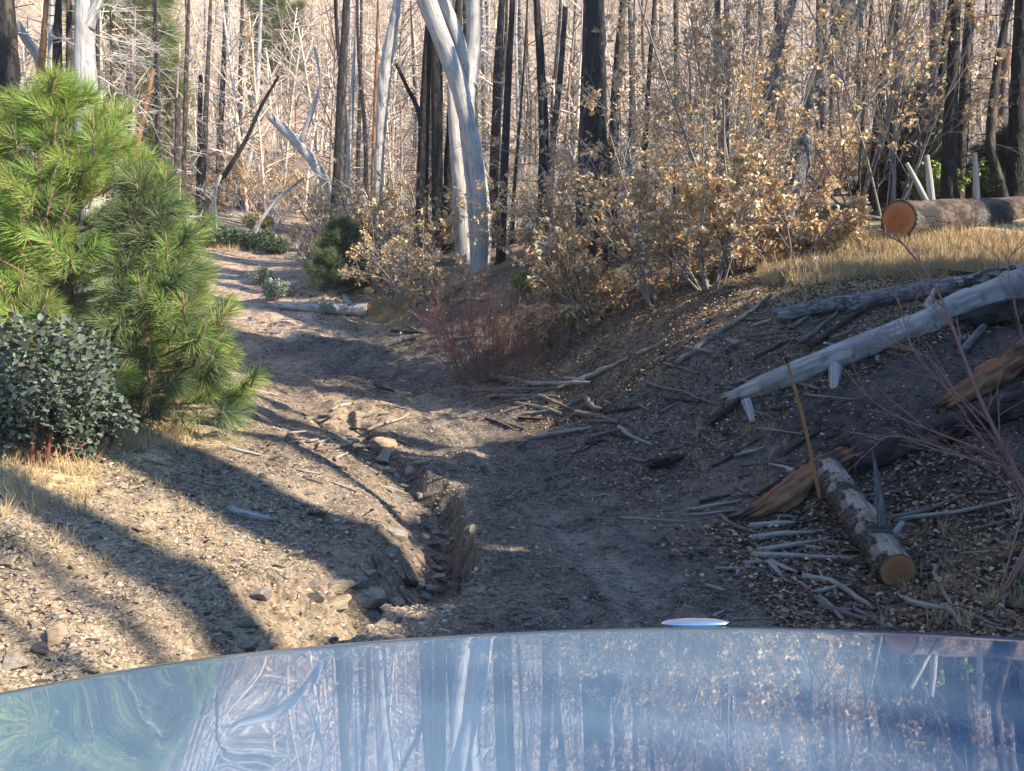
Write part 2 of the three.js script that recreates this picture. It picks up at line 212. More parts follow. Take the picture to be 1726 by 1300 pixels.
const run = (a) => { const o = []; for (let i = 0; i < a.length; i += 2) { const s = a[i], e = a[i + 2], st = a[i + 1]; if (e === undefined) { o.push(s); break; } const n = Math.max(1, Math.round((e - s) / st)); for (let k = 0; k < n; k++) o.push(s + (e - s) * k / n); } return o; };
{
  const xs = run([NX0, 0.5, -9, 0.12, -5, 0.036, 5.5, 0.1, 10, 0.4, NX1]), ds = run([ND0, 0.3, 3.6, 0.03, 9, 0.05, 15, 0.09, 26, 0.2, ND1]);
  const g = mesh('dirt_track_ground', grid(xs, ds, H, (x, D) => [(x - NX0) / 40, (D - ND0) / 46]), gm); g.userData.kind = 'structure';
  const hx = run([-420, 20, -120, 5, -40, 1.6, 40, 5, 120, 20, 420]), hd = run([-80, 8, -8, 1.5, 48, 1.6, 120, 4, 340, 20, 700]);
  const inside = (x, D) => x > NX0 + 0.8 && x < NX1 - 0.8 && D > ND0 + 0.8 && D < ND1 - 0.8;
  const hillG = grid(hx, hd, (x, D) => (inside(x, D) ? H(x, D) - 1.2 : H(x, D) - 0.02), (x, D) => [x / 6, D / 6], (x, D, o) => { const n = fbm(x / 14, D / 14, 2, 4), m = fbm(x / 5, D / 5, 8, 3); mix3(o, [0.62, 0.46, 0.33], [0.52, 0.37, 0.25], sst(-0.3, 0.35, n)); mix3(o, o, [0.44, 0.36, 0.3], sst(0, 0.4, m) * 0.5); if (D < 75) mix3(o, o, m > 0 ? [0.2, 0.145, 0.1] : [0.26, 0.2, 0.145], 1 - sst(4, 26, Math.max(Math.abs(x) - 20, D - 46, -D - 30) + 6 * n)); });
  const detail = tex(512, 512, (u, v, o) => { const f = 0.72 + 0.5 * tn(u, v, 26, 26, 5, 4) + 0.3 * tn(u, v, 90, 90, 8, 2); g3(o, f); });
  const hm = mesh('hillside', hillG, std({ map: detail, vertexColors: true, roughness: 1, bumpMap: grainBump, bumpScale: 0.1 })); hm.userData.kind = 'structure';
}

// ---------------------------------------------------------------- limbs, logs
function smooth(pts, n) { const c = new THREE.CatmullRomCurve3(pts, false, 'centripetal'); return c.getPoints(n); }
function limb(pts, rad, { sides = 6, amp = 0, freq = 3, tile = [0.6, 1.2], cap = true, seed = 0, flat = 1, rag0 = 0, rag1 = 0 } = {}) {
  const n = pts.length, rf = typeof rad === 'function' ? rad : (t) => { const f = t * (rad.length - 1), i = Math.min(rad.length - 2, Math.floor(f)); return lerp(rad[i], rad[i + 1], f - i); };
  const S = sides + 1, pos = [], uv = [], ix = []; let T = V(0, 1, 0), Nn = null, len = 0; const rm = Math.max(1e-4, rf(0.5)), un = Math.max(1, Math.round(2 * Math.PI * rm / tile[0]));
  for (let i = 0; i < n; i++) {
    T = pts[Math.min(n - 1, i + 1)].clone().sub(pts[Math.max(0, i - 1)]).normalize();
    if (!Nn) { Nn = Math.abs(T.y) < 0.9 ? V(0, 1, 0) : V(0, 0, 1); } Nn = Nn.clone().sub(T.clone().multiplyScalar(Nn.dot(T))).normalize();
    const B = T.clone().cross(Nn); if (i) len += pts[i].distanceTo(pts[i - 1]);
    const t = n > 1 ? i / (n - 1) : 0, r = rf(t);
    for (let k = 0; k < S; k++) {
      const a = (k % sides) / sides * Math.PI * 2, ca = Math.cos(a), sa = Math.sin(a); let q = r;
      if (amp) q *= 1 + amp * (n3(ca * freq * 0.6 + seed, sa * freq * 0.6 + seed, len * freq * 1.1) + 0.5 * n3(ca * freq * 1.6, sa * freq * 1.6 + seed, len * freq * 3));
      let ex = 0; if (rag0 && i === 0) ex = -rag0 * hsh(k % sides, seed + 3, 1) * r; if (rag1 && i === n - 1) ex = rag1 * hsh(k % sides, seed + 5, 2) * r;
      pos.push(pts[i].x + (Nn.x * ca * flat + B.x * sa) * q + T.x * ex, pts[i].y + (Nn.y * ca * flat + B.y * sa) * q + T.y * ex, pts[i].z + (Nn.z * ca * flat + B.z * sa) * q + T.z * ex); uv.push(k / sides * un, len / tile[1]);
      if (i && k < sides) { const b = i * S + k; ix.push(b - S, b - S + 1, b, b - S + 1, b + 1, b); }
    }
  }
  const body = n * S;
  if (cap) for (const [i, f] of [[0, 1], [n - 1, 0]]) { const c = pos.length / 3; pos.push(pts[i].x, pts[i].y, pts[i].z); uv.push(0.5, 0); for (let k = 0; k < sides; k++) { const b = i * S + k; f ? ix.push(c, b + 1, b) : ix.push(c, b, b + 1); } }
  const g = new THREE.BufferGeometry(); g.setAttribute('position', new THREE.Float32BufferAttribute(pos, 3)); g.setAttribute('uv', new THREE.Float32BufferAttribute(uv, 2)); g.setIndex(ix); g.computeVertexNormals();
  const nm = g.attributes.normal; for (let i = 0; i < n; i++) { const a = i * S, b = a + sides; const x = nm.getX(a) + nm.getX(b), y = nm.getY(a) + nm.getY(b), z = nm.getZ(a) + nm.getZ(b), l = Math.hypot(x, y, z) || 1; nm.setXYZ(a, x / l, y / l, z / l); nm.setXYZ(b, x / l, y / l, z / l); }
  return g;
}
// recursive bare branching: returns limbs (pts, r0, r1, level) and twig tips with directions
function grow(out, p, dir, len, r, lv, o) {
  const n = o.segs?.[lv] ?? 4, pts = [p.clone()], d = dir.clone(); let q = p.clone();
  for (let i = 0; i < n; i++) { d.x += R(-1, 1) * o.bend; d.z += R(-1, 1) * o.bend; d.y += R(-1, 1) * o.bend + (o.lift ?? 0) * (lv ? 1 : 0.3); d.normalize(); q = q.clone().addScaledVector(d, len / n); pts.push(q); }
  out.limbs.push({ pts, r0: r, r1: r * (lv >= o.levels ? 0.35 : 0.5), lv });
  if (lv >= o.levels) { out.tips.push({ pts, d: d.clone() }); return; }
  const kids = Math.round(o.kids[lv] * R(0.75, 1.25));
  for (let k = 0; k < kids; k++) {
    const t = lerp(o.from?.[lv] ?? 0.25, 1, (k + R(0, 0.9)) / kids), f = Math.min(n - 1e-3, t * n), i = Math.floor(f), s = pts[i].clone().lerp(pts[i + 1], f - i), dd = pts[i + 1].clone().sub(pts[i]).normalize();
    const side = V(R(-1, 1), R(-1, 1), R(-1, 1)).cross(dd).normalize(), an = R(o.ang[0], o.ang[1]);
    grow(out, s, dd.multiplyScalar(Math.cos(an)).addScaledVector(side, Math.sin(an)), len * (o.ratio ?? 0.55) * R(0.6, 1.25) * (1.1 - 0.4 * t), r * lerp(0.6, 0.4, t), lv + 1, o);
  }
}
function limbsGeo(limbs, sides = [6, 5, 4, 3]) { return mergeGeometries(limbs.map((l) => limb(l.pts, [l.r0, l.r1], { sides: sides[Math.min(l.lv, sides.length - 1)], cap: l.lv === 0 }))); }
const leafGeo = (() => { // a lobed, curled dry oak leaf about 1 long
  const out = [[0, 0], [0.12, 0.1], [0.16, 0.28], [0.28, 0.27], [0.3, 0.45], [0.22, 0.55], [0.33, 0.68], [0.25, 0.82], [0.1, 0.86], [0, 1]], pos = [], ix = [], pt = out.concat(out.slice(1, -1).reverse().map(([x, y]) => [-x, y]));
  pos.push(0, 0.12, 0.5); for (const [x, y] of pt) pos.push(x, 0.12 + 0.6 * Math.abs(x) - 0.3 * (y - 0.5) ** 2, y); for (let i = 1; i <= pt.length; i++) ix.push(0, i % pt.length + 1, i);
  const g = new THREE.BufferGeometry(); g.setAttribute('position', new THREE.Float32BufferAttribute(pos, 3)); g.setIndex(ix); g.computeVertexNormals(); return g; })();
const ovalGeo = (() => { const pos = [0, 0.05, 0.5], ix = []; for (let i = 0; i < 7; i++) { const a = i / 7 * Math.PI * 2; pos.push(0.36 * Math.sin(a), 0.1 * Math.abs(Math.sin(a)), 0.5 - 0.5 * Math.cos(a)); } for (let i = 1; i <= 7; i++) ix.push(0, i % 7 + 1, i); const g = new THREE.BufferGeometry(); g.setAttribute('position', new THREE.Float32BufferAttribute(pos, 3)); g.setIndex(ix); g.computeVertexNormals(); return g; })();
function blades(n, wid, fn) { const pos = [], ix = []; for (let k = 0; k < n; k++) { const { p, d, l, drop, w = wid } = fn(k); const s = d.clone().cross(V(R(-1, 1), R(-1, 1), R(-1, 1))).normalize().multiplyScalar(w / 2); const b = pos.length / 3, m = p.clone().addScaledVector(d, l * 0.55), e = p.clone().addScaledVector(d, l); m.y -= drop * 0.3; e.y -= drop; pos.push(p.x - s.x, p.y - s.y, p.z - s.z, p.x + s.x, p.y + s.y, p.z + s.z, m.x - s.x, m.y - s.y, m.z - s.z, m.x + s.x, m.y + s.y, m.z + s.z, e.x, e.y, e.z); ix.push(b, b + 1, b + 2, b + 1, b + 3, b + 2, b + 2, b + 3, b + 4); } const g = new THREE.BufferGeometry(); g.setAttribute('position', new THREE.Float32BufferAttribute(pos, 3)); g.setIndex(ix); g.computeVertexNormals(); return g; }
const leafDry = new THREE.MeshPhysicalMaterial({ color: C(1, 1, 1), roughness: 0.9, transmission: 0.3, thickness: 0 });
const leafTan = std({ color: C(1, 1, 1), roughness: 0.75 }), leafGreen = std({ color: C(1, 1, 1), roughness: 0.55 });

// a leafy or bare shrub: woody frame as one part, leaves on its twigs as another
function shrub(name, label, cat, pos, o, group) {
  const t = thing(name, label, cat, pos, group), out = { limbs: [], tips: [] };
  for (let i = 0; i < o.stems; i++) { const a = R(0, 6.283), sp = R(o.spread[0], o.spread[1]); grow(out, V(Math.cos(a) * (o.base ?? 0.1) * R(0.2, 1), -0.05, Math.sin(a) * (o.base ?? 0.1) * R(0.2, 1)), V(Math.cos(a) * sp + (o.leanX ?? 0), 1, Math.sin(a) * sp + (o.leanZ ?? 0)).normalize(), o.h * R(0.65, 1.05), o.r * R(0.7, 1.2), 0, o); }
  mesh('stems', limbsGeo(out.limbs, o.sides), o.mat, t, true);
  if (o.leaf) {
    const ms = [], cs = [], tips = out.tips;
    for (const tip of tips) { if (o.leaf.clus && rnd() > o.leaf.keep) continue; for (let k = 0; k < o.leaf.n; k++) {
      if (!o.leaf.clus && o.leaf.keep && rnd() > o.leaf.keep) continue;
      const f = o.leaf.clus ? R(0.7, 1.0) : R(0.15, 1.0), i = Math.min(tip.pts.length - 2, Math.floor(f * (tip.pts.length - 1))), p = tip.pts[i].clone().lerp(tip.pts[i + 1], f * (tip.pts.length - 1) - i).add(V(R(-1, 1), R(-1, 1), R(-1, 1)).multiplyScalar(o.leaf.jit ?? 0.02));
      if (p.y < 0.04) continue; const s = o.leaf.size * R(0.6, 1.25); ms.push(TM(p, R(-1.2, 1.0), R(0, 6.283), R(-0.8, 0.8), s * R(0.8, 1.1), s, s)); const c = o.leaf.cols[Math.floor(rnd() * o.leaf.cols.length)], v = R(0.75, 1.25); cs.push(C(c[0] * v, c[1] * v, c[2] * v));
    } }
    if (o.fill) for (let k = 0; k < o.fill.n; k++) { const d = V(R(-1, 1), R(-1, 1), R(-1, 1)); if (d.lengthSq() > 1) { k--; continue; } const l = d.length(); d.multiplyScalar(1 / l); const f = lerp(0.45, 1, Math.sqrt(rnd())) * (1 + 0.3 * n3(d.x * 3.2, d.y * 2.4, d.z * 2.4 + pos.x)); const p = V(d.x * o.fill.rx * f, o.fill.y + d.y * o.fill.ry * f, d.z * o.fill.rx * f); if (p.y < 0.1) continue; const s = o.leaf.size * R(0.6, 1.2); ms.push(TM(p, R(-1.5, 0.4), Math.atan2(d.x, d.z) + R(-1.2, 1.2), R(-0.7, 0.7), s)); const c = o.leaf.cols[Math.floor(rnd() * o.leaf.cols.length)], v = R(0.75, 1.25); cs.push(C(c[0] * v, c[1] * v, c[2] * v)); }
    inst('leaves', o.leaf.geo ?? leafGeo, o.leaf.mat ?? leafDry, ms, cs, t);
  }
  return t;
}
function copy(o, pos, turn, s, label, group) { const c = o.clone(); c.name = numbered(o.name.replace(/_\d{3}$/, '')); c.position.copy(pos); c.rotation.y = turn; c.scale.setScalar(s); c.userData = { ...o.userData }; if (label) c.userData.label = label; if (group) c.userData.group = group; scene.add(c); return c; }

// ---------------------------------------------------------------- standing trunks
function deadBranches(pts, rads, o) { // side branches with twigs along a trunk
  const gs = []; const L = []; let len = 0; for (let i = 1; i < pts.length; i++) { L.push(len); len += pts[i].distanceTo(pts[i - 1]); } L.push(len);
  const n = Math.round(len * o.per);
  for (let k = 0; k < n; k++) {
    const f = lerp(o.from ?? 0.12, 0.99, (k + rnd()) / n), i = Math.min(pts.length - 2, Math.floor(f * (pts.length - 1))), p = pts[i].clone().lerp(pts[i + 1], f * (pts.length - 1) - i), a = R(0, 6.283), l = R(o.len[0], o.len[1]) * (1.15 - 0.75 * f), out = { limbs: [], tips: [] };
    grow(out, p, V(Math.cos(a), R(-0.35, 0.35), Math.sin(a)).normalize(), l, o.r * R(0.6, 1.2) * (1.1 - 0.6 * f), 0, { levels: o.lv ?? 1, kids: o.kids ?? [4, 2], ang: [0.5, 1.1], bend: 0.16, lift: o.lift ?? -0.03, segs: [4, 3, 2], ratio: 0.5 });
    gs.push(limbsGeo(out.limbs, [4, 3, 3]));
  }
  return gs.length ? mergeGeometries(gs) : null;
}
function trunkTree(o) { // o.pts: picture points top to bottom at depth o.d (or [x, y, depth])
  if (o.by) o.d = -G(o.pts[o.pts.length - 1][0], o.by).z;
  const w = o.pts.map(([x, y, d]) => P(x, y, d ?? o.d)), bot = w[w.length - 1].clone(), g = H(bot.x, -bot.z); let foot = V(bot.x, g - 0.15, bot.z);
  if (w.length > 1) { const dn = w[w.length - 1].clone().sub(w[w.length - 2]); if (dn.y < -0.05 && bot.y > g) { const k = Math.min(1.2, (bot.y - g) / -dn.y); foot.x += dn.x * k * 0.6; foot.z += dn.z * k * 0.6; foot.y = H(foot.x, -foot.z) - 0.15; } }
  if (bot.y - foot.y > 0.25) w.push(foot); else { w[w.length - 1].y = foot.y; }
  const up = o.up ?? 9; if (up > 0) { const d = w[0].clone().sub(w[1]).normalize(); d.x = lerp(d.x, 0, 0.3); w.unshift(w[0].clone().addScaledVector(d.normalize(), up)); }
  w.reverse(); const k = (o.dd ?? o.d) / 1400 / 2, n = Math.max(10, Math.min(40, Math.round(w.length * 7))), base = w[0].clone();
  const pts = smooth(w.map((p) => p.clone().sub(base)), n), r0 = o.w[1] * k, r1 = o.w[0] * k, flare = o.flare ?? 0.25;
  const len = pts[0].distanceTo(pts[n]), vis = up > 0 ? Math.max(0.2, 1 - up / len) : 1;
  const rf = (t) => (t < vis ? lerp(r0, r1, t / vis) : lerp(r1, r1 * (o.taper ?? 0.45), (t - vis) / (1 - vis + 1e-6))) * (1 + flare * Math.exp(-t * len / 0.35));
  const t = thing(o.name ?? 'burnt_tree', o.label, o.cat ?? 'tree', base, o.group);
  mesh('trunk', limb(pts, rf, { sides: r0 > 0.12 ? 18 : 10, amp: o.amp ?? 0.1, freq: o.freq ?? 4, seed: base.x * 3.1, rag1: o.broken ?? 0, tile: o.tile ?? [0.6, 1.2] }), o.mat, t);
  for (const l of o.limbs ?? []) { const q = l.pts.map(([x, y, d]) => P(x, y, d ?? o.d).sub(base)); if (l.up) q.unshift(q[0].clone().addScaledVector(q[0].clone().sub(q[1]).normalize(), l.up)); const kk = (l.w.map((a) => a * k)); mesh('limb', limb(smooth(q.reverse(), 16), [kk[1], kk[0], kk[0] * (l.up ? 0.5 : 0.9)], { sides: 12, amp: o.amp ?? 0.1, seed: 5 }), l.mat ?? o.mat, t); }
  for (const l of o.strips ?? []) mesh('bark_strip', limb(smooth(l.map(([x, y]) => P(x, y, o.d - r0 - 0.06).sub(base)), 8), [0.02, 0.06, 0.05, 0.01], { sides: 6, amp: 0.3, flat: 0.3 }), M.orange, t);
  if (o.br) { const b = deadBranches(pts, null, { r: 0.016, ...o.br }); if (b) mesh('branches', b, o.br.mat ?? M.twigGrey, t, true); }
  return t;
}
const few = { per: 0.9, len: [0.3, 1.3], r: 0.018, from: 0.2, mat: M.twigDark, kids: [3, 2] };
const whorl = { per: 3.2, len: [0.7, 2.2], r: 0.02, from: 0.12, mat: M.twigPale, kids: [6, 2], lv: 2, lift: -0.05 };
const whorlG = { ...whorl, mat: M.twigGrey, per: 2.4 };
rnd = RNG(11);
const TREES = [
  // left cluster behind the pine
  { label: 'charred black trunk at the left edge behind the pine', pts: [[8, 0], [10, 100], [6, 240]], w: [42, 52], d: 15, mat: M.char, br: few },
  { name: 'pale_snag', label: 'pale grey limb leaning diagonally behind the pine top', cat: 'snag', pts: [[28, 40], [45, 68], [66, 100], [72, 150], [74, 240]], w: [13, 20], d: 15.6, mat: M.pale, up: 0, broken: 0.6 },
  { label: 'orange-barked slim trunk behind the pine top', pts: [[78, 0], [74, 60], [70, 110], [70, 230]], w: [12, 17], d: 15.2, mat: M.orange },
  { name: 'pale_snag', label: 'narrow white trunk between orange and dark trunks', cat: 'snag', pts: [[87, 0], [86, 60], [84, 230]], w: [10, 12], d: 17, mat: M.pale },
  { label: 'dark grey trunk just right of the orange-barked trunk', pts: [[99, 0], [97, 60], [96, 240]], w: [15, 17], d: 16, mat: M.brown, br: few },
  { label: 'slim brown trunk touching the big silver trunk', pts: [[116, 0], [117, 80], [119, 240]], w: [12, 15], d: 16.5, mat: M.brown },
  { name: 'pale_snag', label: 'big silver-grey barkless trunk with a scar ring, upper left', cat: 'snag', pts: [[138, -20], [141, 40], [142, 100], [146, 160], [150, 260]], w: [37, 40], d: 15.5, mat: M.pale, limbs: [{ pts: [[172, -10], [158, 20], [146, 48]], w: [16, 22], up: 3 }], br: { ...whorl, per: 0.9, from: 0.35 } },
  { label: 'thin dark trunk right behind the big silver trunk', pts: [[165, 40], [164, 150], [165, 240]], w: [8, 11], d: 18, mat: M.brown, br: whorl },
  { label: 'very thin dark sapling left of the tall brown trunk', pts: [[186, 0], [188, 120], [190, 260]], w: [5, 7], d: 20, mat: M.brown, br: whorl },
  { label: 'tall straight brown trunk right of the pine top', pts: [[260, 0], [264, 100], [267, 220], [268, 345]], w: [10, 13], by: 355, mat: M.brown, br: whorl },
  { label: 'thin leaning reddish trunk crossing left of the brown trunk', pts: [[258, 118], [245, 180], [229, 262]], w: [6, 11], by: 400, mat: M.orange, up: 0, broken: 0.8 },
  { label: 'tall thin pinkish trunk with dense pale side branches', pts: [[318, 0], [314, 120], [308, 395]], w: [7, 10], by: 405, mat: M.brown, br: whorl },
  { label: 'short broken dark trunk with a yellow splintered top', pts: [[300, 168], [299, 250], [296, 372]], w: [9, 13], by: 382, mat: M.brown, up: 0, broken: 1.2 },
  { label: 'tall dark trunk left of the leaning charred pole', pts: [[355, 0], [350, 120], [340, 365]], w: [7, 12], by: 375, mat: M.brown, br: whorl },
  { label: 'half-height broken dark trunk beside the tall dark trunk', pts: [[338, 128], [336, 250], [334, 362]], w: [7, 10], by: 372, mat: M.char, up: 0, broken: 1, br: { ...whorl, per: 2 } },
  { label: 'straight grey trunk above the leaning charred pole', pts: [[381, 0], [376, 130], [368, 300]], w: [8, 11], by: 352, mat: M.brown, br: whorl },
  { label: 'slender trunk between the grey and the white-topped trunks', pts: [[408, 0], [405, 120], [403, 290]], w: [6, 9], by: 352, mat: M.brown, br: whorl },
  { label: 'white-topped slender trunk with a dark burnt base', pts: [[440, 0], [436, 100], [430, 200], [412, 325]], w: [8, 9], by: 352, mat: M.pale, br: whorl },
  { name: 'leaning_pole', label: 'charred black pole leaning to the right over white branches', cat: 'snag', pts: [[470, 128], [440, 180], [415, 235], [385, 285], [350, 340]], w: [4, 11], by: 388, mat: M.char, up: 0, br: { ...few, per: 2, from: 0.5 } },
  { name: 'pale_snag', label: 'thin crooked white stem under the leaning charred pole', cat: 'snag', pts: [[372, 295], [362, 325], [363, 390]], w: [5, 8], by: 400, mat: M.pale, up: 0, br: { ...whorl, per: 2 } },
  { name: 'pale_snag', label: 'thick pale broken trunk leaning left beside the black trunk', cat: 'snag', pts: [[462, 202], [482, 222], [510, 252], [540, 292], [560, 330]], w: [15, 17], by: 400, mat: M.pale, up: 0, broken: 1.4, limbs: [{ pts: [[530, 80], [540, 140], [530, 175], [508, 238]], w: [5, 11] }] },
  { name: 'pale_snag', label: 'low white forked branch leaning in the brush left of centre', cat: 'snag', pts: [[512, 300], [480, 325], [455, 350], [432, 388]], w: [4, 8], by: 398, mat: M.pale, up: 0, br: { ...whorl, per: 2.5, len: [0.4, 1] } },
  { label: 'straight black trunk behind the small dark conifer', pts: [[584, 0], [576, 150], [570, 300], [568, 340]], w: [17, 23], by: 425, mat: M.char, br: { ...few, per: 1.6, len: [0.5, 1.8] } },
  { name: 'pale_snag', label: 'pale grey thin trunk peeking behind the straight black trunk', cat: 'snag', pts: [[600, 60], [595, 140], [588, 260]], w: [8, 10], by: 400, mat: M.pale, br: { ...whorl, per: 1.5 } },
  { label: 'thin dark trunk right of the straight black trunk', pts: [[609, 0], [607, 150], [602, 330]], w: [6, 9], by: 395, mat: M.brown, br: whorlG },
  { label: 'thin orange split stem in front of the pale crooked snag', pts: [[636, 60], [631, 200], [625, 400]], w: [5, 7], by: 430, mat: M.orange, up: 2, br: few },
  { name: 'pale_snag', label: 'pale crooked knobbly snag left of the two black trunks', cat: 'snag', pts: [[672, -10], [660, 60], [648, 130], [644, 190], [638, 280]], w: [22, 13], by: 430, mat: M.pale, amp: 0.22, br: { ...few, per: 1.2, mat: M.twigGrey } },
  { label: 'dark forked limb leaning against the left black trunk', pts: [[668, 108], [685, 145], [704, 185], [712, 240]], w: [6, 10], by: 425, mat: M.char, up: 0 },
  { label: 'left one of the two black trunks beside the pale tree', pts: [[728, -10], [722, 60], [715, 200], [711, 350]], w: [16, 25], by: 430, mat: M.char, br: few },
  { label: 'right one of the two black trunks, close to the pale tree', pts: [[731, 40], [735, 150], [737, 330]], w: [17, 22], by: 428, mat: M.char },
  { label: 'black trunk directly behind the fork of the pale tree', pts: [[774, 0], [768, 100], [758, 300]], w: [18, 22], by: 420, mat: M.char },
  { name: 'pale_snag', label: 'broken pale stump trunk leaning against the big pale tree', cat: 'snag', pts: [[758, 141], [764, 200], [772, 280], [780, 345]], w: [10, 38], by: 440, mat: M.pale, up: 0, flare: 0 },
  { label: 'grey-brown trunk left of the slim black trunk', pts: [[846, 0], [840, 100], [833, 290]], w: [15, 17], by: 415, mat: M.brown, br: { ...few, per: 1.6, mat: M.twigGrey } },
  { label: 'slim straight black trunk right of the pale tree', pts: [[864, 0], [857, 130], [848, 330], [845, 400]], w: [14, 18], by: 440, mat: M.char, br: few },
  { label: 'thin twiggy trunk right of the slim black trunk', pts: [[886, 60], [878, 180], [866, 330]], w: [5, 9], by: 410, mat: M.brown, br: { ...whorlG, per: 3 } },
  { label: 'black trunk bending slightly, left of its brown neighbour', pts: [[904, -10], [912, 120], [917, 250], [915, 350]], w: [17, 21], by: 430, mat: M.char, br: few },
  { label: 'leaning slim brown trunk meeting the bent black trunk', pts: [[953, 12], [945, 120], [933, 230], [925, 360]], w: [9, 13], by: 430, mat: M.brown, up: 0, broken: 0.7 },
  { label: 'thickest black fire-scarred trunk with plated bark, right of centre', pts: [[1001, -20], [1000, 150], [999, 300], [998, 420]], w: [55, 60], by: 450, mat: M.char, tile: [0.5, 0.9], amp: 0.07, up: 14 },
  { label: 'grey-brown trunk just right of the thickest black trunk', pts: [[1050, 0], [1044, 80], [1036, 200]], w: [16, 18], by: 420, mat: M.brown, br: { ...few, mat: M.twigGrey } },
  { label: 'thin dark trunk rising behind the tan-leaved oak, left part', pts: [[1103, 0], [1096, 100], [1088, 230]], w: [8, 11], d: 21, mat: M.char, br: few },
  { name: 'oak_tree', label: 'crooked grey-barked oak trunk inside the tan foliage', pts: [[1436, -20], [1408, 70], [1382, 130], [1363, 190], [1352, 260], [1332, 330]], w: [38, 34], d: 17.5, mat: M.grey, amp: 0.16, limbs: [{ pts: [[1465, -30], [1440, 40], [1408, 80]], w: [14, 22], up: 3 }], br: { ...few, per: 1.4, mat: M.twigGrey } },
  { name: 'oak_tree', label: 'dark grey oak trunk leaning right, left of the crooked oak', pts: [[1340, -10], [1312, 70], [1296, 150], [1285, 260]], w: [22, 30], d: 18.5, mat: M.grey, br: few },
  { name: 'pale_snag', label: 'pale mottled trunk hidden in the tan leaves', cat: 'snag', pts: [[1224, 0], [1226, 80], [1222, 220]], w: [12, 17], d: 19, mat: M.grey, br: few },
  { label: 'dark trunk right of the crooked oak', pts: [[1508, 0], [1494, 90], [1480, 200], [1472, 300]], w: [15, 18], d: 18.5, mat: M.brown, br: few },
  { label: 'thin dark trunk behind the crooked oak', pts: [[1470, 0], [1460, 120], [1452, 260]], w: [7, 9], d: 21, mat: M.brown, br: few },
  { label: 'black trunk standing right behind the sawn log', pts: [[1612, -10], [1606, 120], [1600, 240], [1599, 345]], w: [24, 29], d: 16.6, mat: M.char, br: { ...few, per: 1.6 } },
  { label: 'grey trunk paired with the black trunk behind the sawn log', strips: [[[1638, 5], [1640, 25], [1646, 52]], [[1650, 28], [1652, 40], [1646, 58]]], pts: [[1634, 0], [1628, 120], [1618, 300]], w: [19, 22], d: 17.4, mat: M.brown, br: few },
  { label: 'dark trunk at the left of the pair behind the sawn log', pts: [[1604, 0], [1592, 80], [1584, 200]], w: [14, 17], d: 19, mat: M.char, br: few },
  { label: 'crooked dark oak stem curving up near the right edge', strips: [[[1702, 85], [1698, 105], [1697, 122]]], pts: [[1706, -10], [1690, 60], [1676, 150], [1670, 250], [1692, 336]], w: [15, 20], d: 16.2, mat: M.brown, br: { ...few, per: 1.5 } },
  { label: 'thick black plated trunk at the right edge', pts: [[1722, 0], [1718, 120], [1712, 300]], w: [30, 36], d: 17, mat: M.char, br: few },
];
for (const t of TREES) trunkTree({ group: 'burnt trunks of the forest', ...t });

// the big pale forked tree, its three limbs grown from one bole
{
  const d = -G(808, 452).z, dz = d - 18.6, t = thing('pale_tree', 'big pale barkless tree leaning with crossing forked limbs', 'tree', G(808, 452)), b = t.position, k = d / 1400 / 2, q = (l) => smooth(l.map(([x, y, z]) => P(x, y, z ? z + dz : d).sub(b)), 34);
  mesh('trunk', limb(q([[640, -190], [676, -90], [716, -5], [742, 60], [770, 135], [790, 215], [806, 300], [812, 370], [809, 475]]).reverse(), [36 * k, 30 * k, 28 * k, 28 * k, 30 * k, 32 * k, 28 * k, 20 * k], { sides: 22, amp: 0.08, freq: 3 }), M.pale, t);
  mesh('limb', limb(q([[660, -250, 18.9], [700, -100, 18.9], [744, 0, 18.95], [764, 45, 19], [778, 90, 19.05], [790, 118, 19.1]]), [14 * k, 20 * k, 24 * k, 26 * k, 30 * k], { sides: 18, amp: 0.08 }), M.pale, t);
  mesh('limb', limb(q([[812, -260, 19.1], [802, -100, 19.1], [798, 0, 19.1], [798, 70, 19.1], [790, 120, 19.1], [786, 165, 19.05], [790, 240, 19.0], [798, 330, 18.9], [806, 470, 18.7]]), [14 * k, 20 * k, 24 * k, 26 * k, 34 * k, 30 * k, 26 * k, 24 * k, 24 * k], { sides: 18, amp: 0.1 }), M.pale, t);
  mesh('knot', limb(q([[786, 138, 19.05], [796, 141, 19], [805, 143, 18.95]]), [14 * k, 12 * k, 5 * k], { sides: 12 }), M.pale, t);
}

// background trees, each its own, copied from a few kinds
rnd = RNG(21);
{
  const kinds = [[M.brown, M.twigPale, 'slender brown'], [M.char, M.twigGrey, 'slender black'], [M.pale, M.twigPale, 'slender bleached'], [M.brown, M.twigGrey, 'slender grey-brown']].map(([m, tw, nm], i) => {
    const t = thing('dead_conifer', `${nm} dead conifer with bare twigs on the far slope`, 'tree', V(0, 0, 0), `${nm} far dead conifers`), pts = smooth([V(0, -0.3, 0), V(R(-0.2, 0.2), 5, R(-0.2, 0.2)), V(R(-0.4, 0.4), 11, 0), V(R(-0.5, 0.5), 17, 0)], 14);
    mesh('trunk', limb(pts, [0.17, 0.13, 0.09, 0.02], { sides: 8, amp: 0.08 }), m, t); mesh('branches', deadBranches(pts, null, { per: 3.8, len: [0.7, 1.9], r: 0.02, from: 0.1, kids: [5, 2], lv: 1, lift: -0.05 }), tw, t, true); return t;
  });
  const used = [0, 0, 0, 0]; let tries = 0;
  for (let k = 0; k < 90 && tries < 900; tries++) {
    const D = lerp(30, 92, Math.pow(rnd(), 1.2)), px = R(170, 1720); if (px < 520 && D < 40) continue; if (px < 560 && rnd() < 0.5) continue; const x = (px - 863) / 1400 * D, i = Math.floor(rnd() * 4), p = onG(x, D), s = R(0.7, 1.25); k++;
    if (!used[i]++) { kinds[i].position.copy(p); kinds[i].scale.setScalar(s); } else copy(kinds[i], p, R(0, 6.28), s);
  }
}
